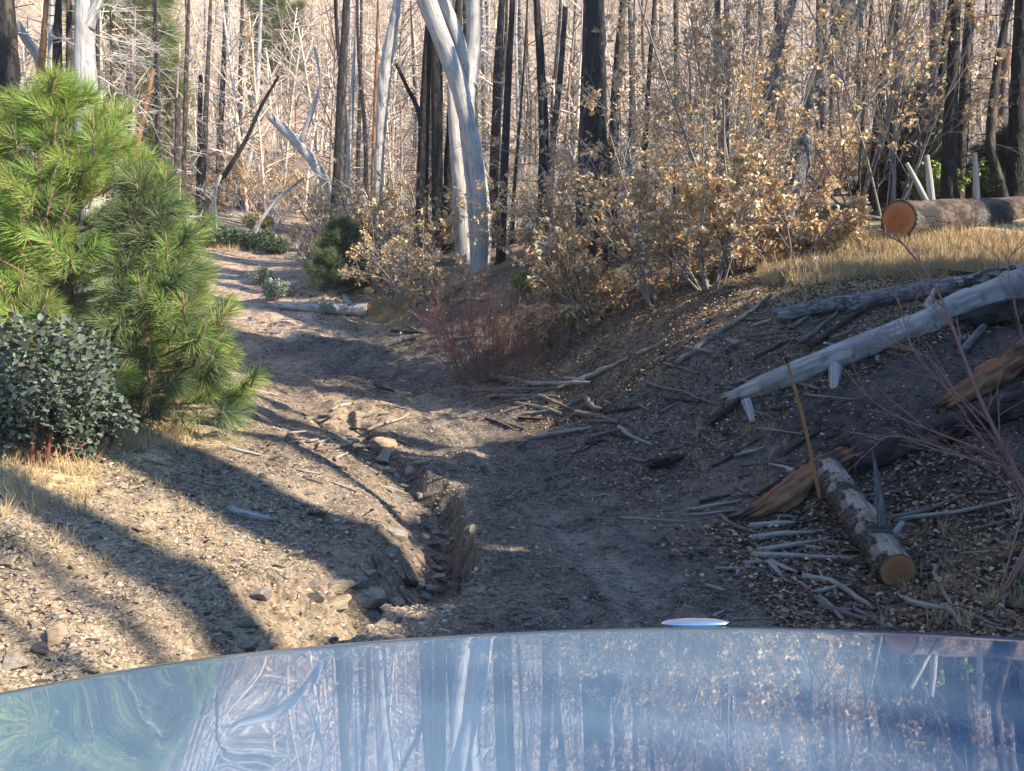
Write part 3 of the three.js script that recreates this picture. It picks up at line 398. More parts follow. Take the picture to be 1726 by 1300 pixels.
// the far burnt wood as one mass
rnd = RNG(23);
{
  const mk = (n, h) => { const out = { limbs: [], tips: [] }; grow(out, V(0, -0.3, 0), V(R(-0.1, 0.1), 1, R(-0.1, 0.1)).normalize(), h, 0.1, 0, { levels: 2, kids: [n, 3], ang: [0.6, 1.4], bend: 0.05, segs: [5, 2, 2], ratio: 0.22, from: [0.2, 0.3], lift: -0.05 }); return limbsGeo(out.limbs, [4, 3, 3]); };
  const geos = [mk(22, 9), mk(26, 11), mk(18, 7)], br = () => { const out = { limbs: [], tips: [] }; for (let i = 0; i < 12; i++) { const a = R(0, 6.28); grow(out, V(R(-0.6, 0.6), -0.1, R(-0.6, 0.6)), V(Math.cos(a) * 0.7, 1, Math.sin(a) * 0.7).normalize(), R(1, 2.4), 0.02, 0, { levels: 1, kids: [5], ang: [0.4, 1], bend: 0.15, segs: [3, 2], ratio: 0.5 }); } return limbsGeo(out.limbs, [3, 3]); };
  const bg = [br(), br()], o = std({ color: C(1, 1, 1) }), ls = [[], [], [], [], []], cl = [[], [], [], [], []], tints = [[0.58, 0.5, 0.43], [0.52, 0.41, 0.33], [0.24, 0.19, 0.16], [0.56, 0.42, 0.31]];
  for (let i = 0; i < 5600; i++) { const D = lerp(42, 330, Math.pow(rnd(), 1.25)), x = R(-0.72, 0.72) * D, g = rnd() < 0.5 ? Math.floor(R(0, 3)) : 3 + Math.floor(R(0, 2)); const s = g < 3 ? R(0.45, 1.15) : R(0.6, 1.5); ls[g].push(TM(onG(x, D), R(-0.06, 0.06), R(0, 6.28), R(-0.06, 0.06), s)); const c = tints[Math.floor(Math.pow(rnd(), 1.1) * 4)], v = R(0.7, 1.15); cl[g].push(C(c[0] * v, c[1] * v, c[2] * v)); }
  const root = new THREE.Group(); root.name = 'far_burnt_wood'; root.userData.kind = 'stuff'; tag(root, 'hazy mass of thin bleached dead trees covering the far hillside', 'wood'); scene.add(root);
  ls.forEach((l, i) => inst(i < 3 ? 'dead_saplings' : 'dead_brush', i < 3 ? geos[i] : bg[i - 3], o, l, cl[i], root));
}

// ---------------------------------------------------------------- logs and sticks on the ground
const gp = ([x, y, d]) => d ? P(x, y, d) : G(x, y);
function lay(list, r, sink = 0.35) { const w = list.map(gp); const pts = smooth(w, Math.max(6, w.length * 5)); for (const p of pts) p.y += r * (1 - sink); let up = 0; const m = pts.length; pts.forEach((p) => { up = Math.max(up, H(p.x, -p.z) + r * 0.3 - p.y); }); if (!list[0][2]) for (const p of pts) p.y += Math.min(up, 0.18); return pts; }
function endDisc(p, dir, r, parent, name = 'cut_end') { const g = new THREE.CircleGeometry(r, 28), a = g.attributes.position; for (let i = 1; i < a.count; i++) { const t = (i - 1) / 28 * 6.2832, f = 1 + 0.05 * n3(Math.cos(t) * 2, Math.sin(t) * 2, r); a.setXY(i, a.getX(i) * f, a.getY(i) * f); } const m = mesh(name, g, M.rings, parent); m.position.copy(p); m.quaternion.setFromUnitVectors(V(0, 0, 1), dir); return m; }
// sawn log at the front right
{
  const A = G(1512, 990), B = G(1392, 815); A.y += 0.115; B.y += 0.13; const t = thing('sawn_log', 'short sawn log with patchy black and pale bark beside the road', 'log', V(A.x, A.y - 0.115, A.z)), b = t.position, a = A.clone().sub(b), c = B.clone().sub(b), mid = a.clone().lerp(c, 0.5).add(V(-0.02, 0.03, 0));
  const pts = smooth([a, a.clone().lerp(mid, 0.5), mid, c], 26); mesh('bark', limb(pts, [0.128, 0.13, 0.13, 0.134], { sides: 26, amp: 0.09, freq: 5, tile: [0.75, 0.75], rag1: 0.2 }), M.log, t);
  const dir = a.clone().sub(pts[2]).normalize(); endDisc(a.clone().addScaledVector(dir, 0.004), dir, 0.124, t);
  const e = pts[7].clone().add(V(0.03, 0.05, 0)); mesh('stub', limb([e, e.clone().add(V(-0.01, 0.22, -0.01)), e.clone().add(V(-0.04, 0.42, -0.01)), e.clone().add(V(-0.075, 0.64, -0.02))], [0.036, 0.034, 0.026, 0.003], { sides: 8, amp: 0.25, flat: 0.5 }), M.grey, t);
  const e2 = pts[15].clone().add(V(0.1, 0.02, 0)); mesh('stub', limb([e2, e2.clone().add(V(0.03, 0.09, 0)), e2.clone().add(V(0.04, 0.19, 0))], [0.026, 0.022, 0.016], { sides: 8, amp: 0.2 }), M.grey, t);
  const e3 = pts[8].clone().add(V(0.08, 0.0, 0)); mesh('stub', limb([e3, e3.clone().add(V(0.07, 0.06, 0)), e3.clone().add(V(0.13, 0.13, -0.02))], [0.035, 0.028, 0.02], { sides: 8, amp: 0.2 }), M.pale, t);
}
{ const A = P(1383, 806, 7.05), B = P(1327, 610, 7.0); A.y -= 0.05; const t = thing('upright_stake', 'thin yellow split stake standing up behind the short sawn log', 'stake', A); mesh('shaft', limb(smooth([V(0, -0.12, 0), B.clone().sub(A).multiplyScalar(0.5).add(V(0.003, 0, 0)), B.clone().sub(A)], 14), [0.019, 0.016, 0.012], { sides: 7, amp: 0.12, flat: 0.6, rag1: 1.5 }), M.yellowStick, t); mesh('burnt_tip', limb([B.clone().sub(A).add(V(0, -0.01, 0)), B.clone().sub(A).add(V(-0.02, 0.05, 0))], [0.012, 0.004], { sides: 6 }), M.char, t); }
function bigLog(name, label, list, wpx, mat, o = {}) {
  const w0 = list.map((q, i) => o.auto ? P(q[0], q[1], -G(q[0], q[1] + wpx[i] * 0.42).z) : gp(q)), rs = w0.map((p, i) => wpx[i] / 1400 * -p.z / 2), rmean = rs[Math.floor(rs.length / 2)], base = w0[0].clone(); w0.forEach((p, i) => { p.y += rs[i] * (o.lift ?? 0.7); });
  const pts = smooth(w0, 10 * list.length), t = thing(name, label, o.cat ?? 'log', base); const lp = pts.map((p) => p.sub(base));
  mesh(o.part ?? 'wood', limb(lp, rs, { sides: o.sides ?? 20, amp: o.amp ?? 0.12, freq: o.freq ?? 4, tile: o.tile ?? [0.6, 1.0], rag0: o.rag ?? 0, rag1: o.rag ?? 0, flat: o.flat ?? 1, seed: base.x }), mat, t);
  if (o.cut) { const dir = lp[0].clone().sub(lp[2]).normalize(); endDisc(lp[0].clone().addScaledVector(dir, 0.006), dir, rs[0] * 0.97, t); }
  for (const s of o.stubs ?? []) { const q = s.p.map((v) => gp(v).sub(base)); mesh(s.name ?? 'stub', limb(smooth(q, 8), s.w.map((x) => x / 1400 * -w0[0].z / 2), { sides: 8, amp: 0.2 }), s.mat ?? mat, t); }
  return [t, lp, rs];
}
bigLog('fallen_log', 'long bleached white fallen log lying down the right bank', [[1228, 672, 9.2], [1300, 645, 9.25], [1411, 600, 9.35], [1557, 545, 9.6], [1660, 505, 9.9], [1760, 470, 10.3]], [22, 38, 41, 44, 58, 66], M.pale, { lift: 0, auto: true, rag: 1.4, amp: 0.16, stubs: [{ p: [[1258, 676, 9.1], [1264, 695, 9.0], [1268, 712, 8.9]], w: [16, 13, 9] }, { p: [[1408, 618, 9.2], [1406, 655, 9.0], [1403, 705, 8.7]], w: [20, 15, 9] }, { p: [[1566, 560, 9.5], [1572, 590, 9.2], [1562, 620, 9]], w: [14, 9, 5] }, { p: [[1562, 520, 9.6], [1570, 500, 9.6], [1580, 478, 9.6]], w: [14, 9, 4] }, { p: [[1480, 600, 9.3], [1478, 625, 9.2]], w: [9, 5] }] });
bigLog('fallen_log', 'split burnt log slab lying against the upper white log', [[1620, 545, 9.3], [1680, 530, 9.35], [1770, 520, 9.5]], [28, 40, 46], M.char, { lift: 0, auto: true, rag: 1 });
bigLog('grey_branch', 'grey forked branch propped upright against the white log', [[1618, 596, 8.7], [1650, 560, 8.75], [1680, 520, 8.85], [1694, 500, 8.9], [1722, 496, 9.1]], [13, 13, 14, 14, 10], M.grey, { cat: 'branch', lift: 0, auto: true });
bigLog('fallen_log', 'long grey weathered log with a pale bare patch, upslope of the white log', [[1303, 535, 11.1], [1370, 520, 11.2], [1480, 503, 11.4], [1608, 482, 11.7]], [26, 28, 29, 32], M.grey, { lift: 0, auto: true, rag: 0.6 });
bigLog('fallen_log', 'thick sunlit tan log end behind the white log, right edge', [[1606, 484, 11.9], [1680, 470, 12.1], [1780, 452, 12.4]], [32, 34, 36], M.log, { lift: 0, auto: true });
bigLog('dark_branch', 'dark flat branch lying on the dry grass of the bank top', [[1516, 462, 12.1], [1580, 458, 12.2], [1640, 464, 12.2], [1690, 450, 12.3]], [8, 10, 11, 5], M.char, { cat: 'branch', lift: 0, auto: true });
bigLog('rotten_log', 'splintered orange rotten log slab at the right edge', [[1584, 690, 7.7], [1640, 655, 7.75], [1700, 618, 7.8], [1780, 575, 7.9]], [20, 42, 46, 50], M.orange, { lift: 0, auto: true, rag: 1.2, amp: 0.3, freq: 6 });
bigLog('rotten_log', 'broken orange rotten log under the yellow stake', [[1262, 872, 7.6], [1310, 845, 7.62], [1370, 805, 7.68], [1436, 765, 7.75]], [24, 44, 46, 40], M.orange, { lift: 0, auto: true, rag: 1.5, amp: 0.32, freq: 6 });
bigLog('charred_branch', 'charred pole lying along the top of the orange rotten log', [[1278, 838, 7.5], [1340, 800, 7.55], [1428, 748, 7.7]], [12, 17, 16], M.char, { cat: 'branch', lift: 0, auto: true });
bigLog('charred_log', 'charred black log running up the bank behind the sawn log', [[1440, 790, 7.7], [1520, 752, 7.6], [1640, 710, 7.5], [1770, 668, 7.4]], [30, 40, 44, 46], M.char, { lift: 0, auto: true, amp: 0.2 });
{
  const [t, lp, rs] = bigLog('sawn_log', 'big sawn fire-scarred log with an orange cut end on the bank top', [[1514, 371, 14], [1580, 370, 14.6], [1660, 366, 15.2], [1770, 362, 16.1]], [64, 65, 62, 62], M.fireLog, { lift: 0, amp: 0.05, part: 'bark', tile: [1.5, 1.9], cut: true });
  const b = t.position, st = (x, y, x1, y1, w, m) => mesh('branch_stub', limb([P(x, y, 14.9).sub(b), P((x + x1) / 2 + 1, (y + y1) / 2, 14.9).sub(b), P(x1, y1, 14.9).sub(b)], [w * 1.2 / 2 * 0.0106, w / 2 * 0.0106, w * 0.7 / 2 * 0.0106], { sides: 8, amp: 0.1 }), m, t);
  st(1562, 342, 1528, 275, 9, M.pale); st(1570, 340, 1562, 262, 11, M.pale); st(1646, 338, 1643, 258, 10, M.pale); st(1500, 372, 1430, 358, 6, M.grey);
}
bigLog('sawn_log', 'small pale sawn log with knots beside the far road bend', [[621, 522, 22.5], [580, 522, 22.6], [520, 518, 23], [464, 514, 23.4]], [22, 18, 15, 13], M.pale, { lift: 0, auto: true, cut: true, stubs: [{ p: [[590, 515, 22.5], [584, 505, 22.5], [578, 498, 22.5]], w: [9, 6, 3] }, { p: [[545, 512, 22.7], [540, 505, 22.7]], w: [5, 3] }, { p: [[498, 513, 23], [494, 503, 23]], w: [6, 3] }] });

// sticks: each one a thing
function stick(label, group, list, w, mat, name = 'stick', sink = 0.3) {
  const p0 = G(list[0][0], list[0][1]), r = Math.max(0.006, w / 1400 * -p0.z / 2), raw = list.map(([x, y]) => G(x, y)); if (raw.length === 2) raw.splice(1, 0, raw[0].clone().lerp(raw[1], R(0.35, 0.65)).add(V(R(-1, 1), 0, R(-1, 1)).multiplyScalar(raw[0].distanceTo(raw[1]) * 0.09)));
  const pts = smooth(raw, 12); const kink = raw[0].distanceTo(raw[raw.length - 1]) * 0.022; for (let i = 1; i < 12; i++) { pts[i].x += kink * n3(i * 0.7, raw[0].x * 9, 3); pts[i].z += kink * n3(i * 0.7, raw[0].x * 9, 8); } let up = 0; for (const p of pts) up += Math.max(0, H(p.x, -p.z) + r * (1 - sink) - p.y); up = Math.max(r * 0.5, Math.min(0.1, up / pts.length * 2)); const base = pts[0].clone();
  const t = thing(name, label, 'stick', base, group); mesh('wood', limb(pts.map((p) => p.clone().sub(base).add(V(0, up, 0))), [r * 1.05, r, r * 0.62], { sides: 7, amp: 0.26, freq: 8, tile: [0.2, 0.7], rag0: 0.8, rag1: 0.8, seed: base.x * 7 }), mat, t);
  if (rnd() < 0.4) { const p = pts[Math.floor(R(3, 9))].clone().sub(base).add(V(0, up, 0)); mesh('side_twig', limb([p, p.clone().add(V(R(-0.12, 0.12), R(0.02, 0.09), R(-0.12, 0.12)))], [r * 0.5, r * 0.2], { sides: 5 }), mat, t); }
  return t;
}
rnd = RNG(31);
const heapG = 'sticks heaped at the road bend', edgeG = 'sticks along the right road edge';
const heap = [[[828, 642], [894, 658], 9], [[894, 656], [994, 655], 7], [[960, 650], [1060, 606], 8], [[1075, 603], [1122, 580], 6], [[796, 668], [908, 665], 6], [[845, 676], [942, 679], 7], [[908, 668], [970, 693], 7], [[866, 681], [949, 702], 6], [[953, 690], [991, 672], 8], [[988, 668], [1012, 695], 10], [[935, 719], [1005, 682], 7, M.brown], [[894, 740], [998, 722], 7], [[970, 707], [1040, 726], 9], [[1043, 724], [1099, 754], 8], [[987, 754], [1022, 747], 6, M.brown], [[1064, 775], [1090, 781], 6], [[940, 660], [1000, 640], 6], [[880, 700], [960, 690], 5], [[1000, 735], [1060, 748], 5, M.brown], [[1020, 700], [1080, 690], 6, M.brown]];
for (const [a, b, w, m] of heap) stick(m ? 'dark brown stick in the heap at the road bend' : 'bleached grey stick in the heap at the road bend', m ? heapG + ', brown' : heapG, [a, b], w, m ?? (rnd() < 0.5 ? M.stick : M.stickDark));
const edge = [[[1046, 878], [1162, 885], 4], [[1158, 864], [1250, 848], 7], [[1264, 890], [1341, 885], 9], [[1269, 908], [1390, 897], 9], [[1213, 874], [1274, 904], 7], [[1278, 929], [1399, 908], 8], [[1269, 939], [1436, 946], 10], [[1297, 950], [1343, 969], 9], [[1295, 955], [1315, 978], 10], [[1352, 978], [1403, 987], [1473, 1034], 11], [[1352, 990], [1468, 1052], 9], [[1390, 1034], [1445, 1036], [1482, 1057], 9], [[1371, 966], [1445, 997], 8, M.brown], [[1190, 990], [1222, 999], 7], [[1204, 1043], [1222, 1031], 7], [[1524, 1012], [1617, 1034], 11], [[1617, 1034], [1690, 1066], 9], [[1573, 957], [1603, 1024], 7], [[1598, 1034], [1617, 1066], 8], [[1473, 881], [1621, 839], 9], [[1505, 878], [1720, 841], 7], [[1658, 969], [1740, 930], 11, M.brown], [[1239, 825], [1283, 848], 6], [[1255, 957], [1285, 953], 8], [[1230, 880], [1300, 870], 7, M.brown], [[1310, 905], [1360, 880], 10, M.brown], [[1180, 850], [1230, 838], 5, M.brown], [[1380, 1010], [1420, 1050], 8], [[1440, 1000], [1500, 1050], 9, M.brown], [[1320, 918], [1400, 930], 6], [[1165, 870], [1240, 862], 5], [[1250, 925], [1300, 915], 6, M.brown], [[1700, 1000], [1660, 1050], 6], [[1640, 900], [1726, 880], 6], [[1530, 950], [1560, 990], 6, M.brown]];
for (const e of edge) { const m = e[e.length - 1].map || e[e.length - 1].isMaterial ? e.pop() : null, w = e.pop(); stick(m ? 'brown weathered stick among the litter beside the sawn log' : 'bleached stick among the litter beside the sawn log', m ? edgeG + ', brown' : edgeG, e, w, m ?? (rnd() < 0.55 ? M.stick : M.stickDark)); }
const bankG = 'sticks lying on the right bank';
for (const [a, b, w, m, lab] of [[[1138, 628], [1300, 509], 10, M.grey, 'long straight bluish grey pole lying up the right bank'], [[1199, 722], [1248, 688], 15, M.brown, 'short thick dark stick under the lower end of the white log'], [[1348, 582], [1411, 533], 8, M.grey], [[1366, 595], [1480, 522], 10, M.brown], [[1430, 535], [1520, 512], 8, M.grey], [[1335, 560], [1380, 530], 7, M.grey], [[1210, 500], [1240, 490], 6, M.grey], [[1270, 610], [1330, 580], 6, M.brown], [[1120, 610], [1200, 540], 6, M.brown], [[1060, 640], [1130, 590], 5, M.brown], [[1110, 700], [1180, 670], 5, M.grey], [[1250, 700], [1330, 690], 5, M.brown], [[1320, 770], [1400, 720], 6, M.brown], [[1200, 790], [1280, 740], 5, M.brown], [[1130, 760], [1180, 745], 5, M.grey], [[1340, 800], [1295, 788], 6, M.pale], [[1325, 800], [1378, 834], 9, M.pale, 'pale stick leaning over the orange rotten log']]) stick(lab ?? (m === M.grey ? 'thin grey stick on the dark right bank' : 'thin brown stick on the dark right bank'), lab ? undefined : bankG + (m === M.grey ? ', grey' : ', brown'), [a, b], w, m);
stick('flat pale split plank on the left bank', undefined, [[388, 862], [462, 880]], 14, M.pale, 'wood_slab', 0.5); stick('dark charred chunk of wood at the right road edge', undefined, [[1094, 794], [1150, 782]], 18, M.char, 'charred_chunk', 0.2); stick('dark weathered board beside the far road', undefined, [[672, 580], [704, 573]], 11, M.grey, 'wood_slab', 0.3); stick('small brown branch lying on the sunlit road', undefined, [[632, 655], [664, 668]], 7, M.brown, 'stick', 0.1); stick('pale split stick standing out of the dry grass on the bank top', undefined, [[1370, 450], [1412, 424]], 7, M.pale, 'stick', -1); stick('reddish pale root across the bottom of the gully', undefined, [[680, 985], [715, 992]], 13, M.brown, 'root_piece', 0.3);
for (const [a, b, w] of [[[565, 755], [580, 735], 7], [[385, 755], [440, 768], 6], [[300, 722], [330, 735], 5], [[500, 750], [550, 740], 5], [[620, 735], [660, 718], 6], [[590, 690], [560, 700], 5], [[240, 775], [300, 790], 4], [[430, 660], [470, 670], 4], [[600, 830], [560, 815], 4], [[650, 720], [690, 705], 5], [[540, 800], [500, 792], 4], [[640, 820], [690, 835], 4]]) stick('thin pale stick on the stony left side of the track', 'sticks on the left of the track', [a, b], w, M.stick);
for (const [a, b, w] of [[[700, 520], [745, 485], 5], [[710, 530], [780, 490], 4], [[640, 500], [700, 480], 4], [[560, 500], [620, 480], 4], [[480, 520], [540, 512], 4], [[690, 500], [740, 470], 4], [[760, 520], [800, 500], 4]]) stick('grey dead branch in the debris below the pale tree', 'branches in the debris below the pale tree', [a, b], w, M.grey);

rnd = RNG(37);
for (const [n, x0, x1, y0, y1, l0, l1, lab, grp] of [[26, 810, 1110, 640, 770, 25, 80, 'short broken twig scattered around the heap at the bend', 'broken twigs at the bend'], [55, 1170, 1500, 830, 1055, 25, 85, 'short broken twig scattered on the right road edge', 'broken twigs on the right road edge'], [22, 1490, 1720, 830, 1060, 30, 110, 'broken twig in the leaf litter right of the sawn log', 'broken twigs right of the sawn log'], [30, 1100, 1480, 540, 800, 30, 100, 'thin twig lying on the dark bank above the road', 'thin twigs on the dark bank'], [26, 480, 730, 690, 880, 18, 50, 'small weathered twig among the stones left of the gully', 'small twigs left of the gully'], [14, 640, 830, 480, 600, 20, 60, 'small twig in the debris near the red willow', 'small twigs near the red willow']])
  for (let k = 0; k < n; k++) { const x = R(x0, x1), y = R(y0, y1), a = R(-0.9, 0.9), l = R(l0, l1); stick(lab, grp, [[x, y], [x + Math.cos(a) * l, y + Math.sin(a) * l * 0.45]], R(2.5, 6.5), [M.stick, M.stickDark, M.brown, M.stickDark, M.grey][Math.floor(rnd() * 5)], 'twig', 0.1); }

// ---------------------------------------------------------------- stones
rnd = RNG(41);
const stoneGeos = [0, 1, 2, 3, 4, 5].map((s) => { let g = new THREE.IcosahedronGeometry(0.5, 4); const a = g.attributes.position; for (let i = 0; i < a.count; i++) { const v = V(a.getX(i), a.getY(i), a.getZ(i)).multiplyScalar(2), q = v.clone(); for (let k = 0; k < 13; k++) { const n = V(hsh(k, s, 1), hsh(k, s, 2), hsh(k, s, 3)).normalize(), c = 0.5 + 0.17 * hsh(k, s, 4), d = q.dot(n); if (d > c) q.addScaledVector(n, (c - d) * 0.98); } q.multiplyScalar(0.74 * (1 + 0.04 * n3(v.x * 3 + s, v.y * 3, v.z * 3))); a.setXYZ(i, q.x, q.y * 0.72, q.z); } g.computeVertexNormals(); return g; });
const pebbleGeos = [0, 1, 2].map((s) => { const g = new THREE.IcosahedronGeometry(0.5, 0), a = g.attributes.position; for (let i = 0; i < a.count; i++) { const x = a.getX(i), y = a.getY(i), z = a.getZ(i), f = 1 + 0.45 * n3(x * 3 + s * 9, y * 3, z * 3); a.setXYZ(i, x * f, y * f * 0.6, z * f); } g.computeVertexNormals(); return g; });
const stoneMap = tex(256, 256, (u, v, o) => { const n = tn(u, v, 12, 12, 3, 4), m = tn(u, v, 40, 40, 6, 2); g3(o, 0.8 + 0.5 * n + 0.25 * m); });
const stoneMats = [[0.36, 0.29, 0.2], [0.32, 0.28, 0.22], [0.27, 0.24, 0.205], [0.38, 0.29, 0.19], [0.2, 0.175, 0.15]].map((c) => std({ color: C(...c), map: stoneMap, bumpMap: grainBump, bumpScale: 0.006 }));
function stone(label, group, px, py, w, i) { const p = G(px, py), s = w / 1400 * -p.z; p.y += s * 0.12; const t = tag(mesh(numbered('stone'), stoneGeos[Math.floor(rnd() * 6)], stoneMats[i ?? Math.floor(rnd() * 5)]), label, 'stone', group); t.position.copy(p); t.rotation.set(R(-0.4, 0.4), R(0, 6.28), R(-0.4, 0.4)); t.scale.set(s * R(1.2, 1.5), s * R(0.9, 1.3), s * R(1.0, 1.3)); return t; }
for (const [x, y, w, l, i] of [[566, 992, 34, 'square pale block at the mouth of the gully', 1], [600, 988, 30, 'grey stone just right of the square pale block', 2], [625, 1015, 46, 'largest slanted slab in the gully below the block', 1], [563, 1018, 36, 'tan stone below the square pale block', 0], [523, 1056, 26, 'pale angular stone close to the bonnet', 1], [445, 1006, 40, 'flat grey slab above the washed out bank', 2], [287, 996, 30, 'tan stone on top of the eroded sunlit bank', 0], [15, 948, 26, 'angular tan stone at the left edge in the sun', 0], [247, 891, 20, 'pale stone in the wide shadow on the left bank', 1], [205, 822, 17, 'left one of two tan stones at a shadow edge', 0], [225, 824, 15, 'right one of two tan stones at a shadow edge', 3], [650, 756, 32, 'yellowish flat stone at the head of the gully', 3], [648, 778, 30, 'long flat stone below the yellowish one', 1], [695, 796, 16, 'small pale stone high in the gully', 1], [698, 987, 26, 'reddish stone lying in the gully bottom', 3], [812, 1000, 15, 'pale stone on the road edge past the gully', 1], [95, 1080, 46, 'brown boulder half buried in the washed out bank', 3], [70, 1100, 30, 'dark boulder at the foot of the washed out bank', 4], [20, 1120, 34, 'low boulder at the left edge above the bonnet', 2], [1240, 580, 18, 'grey stone in the leaf litter of the right bank', 2]]) stone(l, undefined, x, y, w, i);
for (let k = 0; k < 170; k++) { const t = rnd(), i = Math.min(GULLY.length - 2, Math.floor(t * (GULLY.length - 1))), f = t * (GULLY.length - 1) - i, x = lerp(GULLY[i][0], GULLY[i + 1][0], f) + R(-0.7, 0.15), D = lerp(GULLY[i][1], GULLY[i + 1][1], f) + R(-0.3, 0.3); const p = onG(x, D), s = R(0.05, 0.15) * (rnd() < 0.15 ? 1.5 : 1); const m = tag(mesh(numbered('stone'), stoneGeos[k % 6], stoneMats[k % 5]), 'loose angular stone in the stony gully beside the track', 'stone', 'loose stones in the gully'); m.position.copy(p).add(V(0, s * 0.05, 0)); m.rotation.set(R(-0.4, 0.4), R(0, 6.28), R(-0.4, 0.4)); m.scale.set(s * 1.15, s * R(0.6, 1), s * R(0.7, 1)); }
for (let k = 0; k < 70; k++) { const px = R(0, 560), py = R(790, 1080), p = G(px, py); if (-p.z < 3.9) continue; const s = R(0.035, 0.1); const m = tag(mesh(numbered('stone'), stoneGeos[k % 6], stoneMats[k % 4]), 'small tan stone scattered on the left bank', 'stone', 'small stones on the left bank'); m.position.copy(p).add(V(0, s * 0.05, 0)); m.rotation.set(R(-0.4, 0.4), R(0, 6.28), R(-0.4, 0.4)); m.scale.set(s * 1.15, s * R(0.6, 1), s * R(0.7, 1)); }
for (let k = 0; k < 40; k++) { const px = R(400, 800), py = R(600, 760), p = G(px, py), s = R(0.05, 0.12); const m = tag(mesh(numbered('stone'), stoneGeos[k % 6], stoneMats[k % 5]), 'stone on the rutted track in the middle distance', 'stone', 'stones on the rutted track'); m.position.copy(p).add(V(0, -s * 0.15, 0)); m.rotation.set(R(-0.4, 0.4), R(0, 6.28), R(-0.4, 0.4)); m.scale.set(s * 1.15, s * R(0.5, 0.9), s * R(0.7, 1)); }
// gravel, chips, leaf litter: uncountable
{
  const pm = [[], [], []], pc = [[], [], []], chip = [], chc = [], chipGeo = new THREE.BoxGeometry(1, 0.18, 0.3); { const a = chipGeo.attributes.position; for (let i = 0; i < a.count; i++) a.setXYZ(i, a.getX(i) * (a.getZ(i) > 0 ? 0.7 : 1), a.getY(i), a.getZ(i) * (a.getX(i) > 0 ? 0.5 : 1)); chipGeo.computeVertexNormals(); }
  for (let k = 0; k < 300000; k++) {
    const px = R(-40, 1760), py = lerp(560, 1160, Math.sqrt(rnd())), D0 = 0; const d = 4 + 14 * Math.pow(rnd(), 1.6), x = R(-0.66, 0.66) * d; if (x > 0.35 * d && rnd() < 0.6) continue; const patch = n3(x * 0.9, d * 0.9, 44); if (rnd() > 0.55 + patch * 0.6) continue;
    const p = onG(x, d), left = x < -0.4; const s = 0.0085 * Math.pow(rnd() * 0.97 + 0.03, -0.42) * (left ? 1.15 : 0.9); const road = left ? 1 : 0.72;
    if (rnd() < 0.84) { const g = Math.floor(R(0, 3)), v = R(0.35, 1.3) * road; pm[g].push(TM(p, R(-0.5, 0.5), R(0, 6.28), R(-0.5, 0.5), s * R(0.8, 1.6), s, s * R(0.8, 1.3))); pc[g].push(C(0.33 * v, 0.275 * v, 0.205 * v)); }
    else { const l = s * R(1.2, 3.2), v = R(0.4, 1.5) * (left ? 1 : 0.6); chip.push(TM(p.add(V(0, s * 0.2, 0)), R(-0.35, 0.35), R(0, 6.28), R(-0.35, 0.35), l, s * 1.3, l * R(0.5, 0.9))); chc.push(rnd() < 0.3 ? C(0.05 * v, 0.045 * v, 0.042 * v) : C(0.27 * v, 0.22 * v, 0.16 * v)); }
  }
  const root = new THREE.Group(); root.name = 'gravel'; root.userData.kind = 'stuff'; tag(root, 'loose gravel and wood chips over the track and banks', 'gravel'); scene.add(root);
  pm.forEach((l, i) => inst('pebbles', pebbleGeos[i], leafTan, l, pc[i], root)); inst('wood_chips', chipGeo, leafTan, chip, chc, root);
  const lm = [], lc = []; const LC = [[0.25, 0.16, 0.09], [0.17, 0.1, 0.06], [0.32, 0.23, 0.14], [0.1, 0.068, 0.048], [0.42, 0.34, 0.24]];
  const litter = (n, fx) => { for (let k = 0; k < n; k++) { const [x, D] = fx(); const p = onG(x, D, R(0.002, 0.02)), s = R(0.024, 0.06); lm.push(TM(p, R(-0.5, 0.5), R(0, 6.28), R(-0.6, 0.6) + (rnd() < 0.4 ? 3.14 : 0), s)); const c = LC[Math.floor(rnd() * 5)], v = R(0.7, 1.25); lc.push(C(c[0] * v, c[1] * v, c[2] * v)); } };
  litter(42000, () => { const D = R(9, 20), t = Math.pow(rnd(), 0.8); return [lerp(0.2, 6, t) + (14 - D) * 0.12, D]; });
  litter(9000, () => [R(1.7, 4), R(4.2, 7.5)]); litter(2200, () => [R(1.2, 5), R(6, 11)]); litter(1500, () => [R(-4, 1), R(6, 18)]); litter(6000, () => [R(-6, 14), R(18, 34)]);
  const lt = inst('leaf_litter', leafGeo, leafTan, lm, lc); tag(lt, 'fallen brown oak leaves covering the right bank', 'leaves');
}

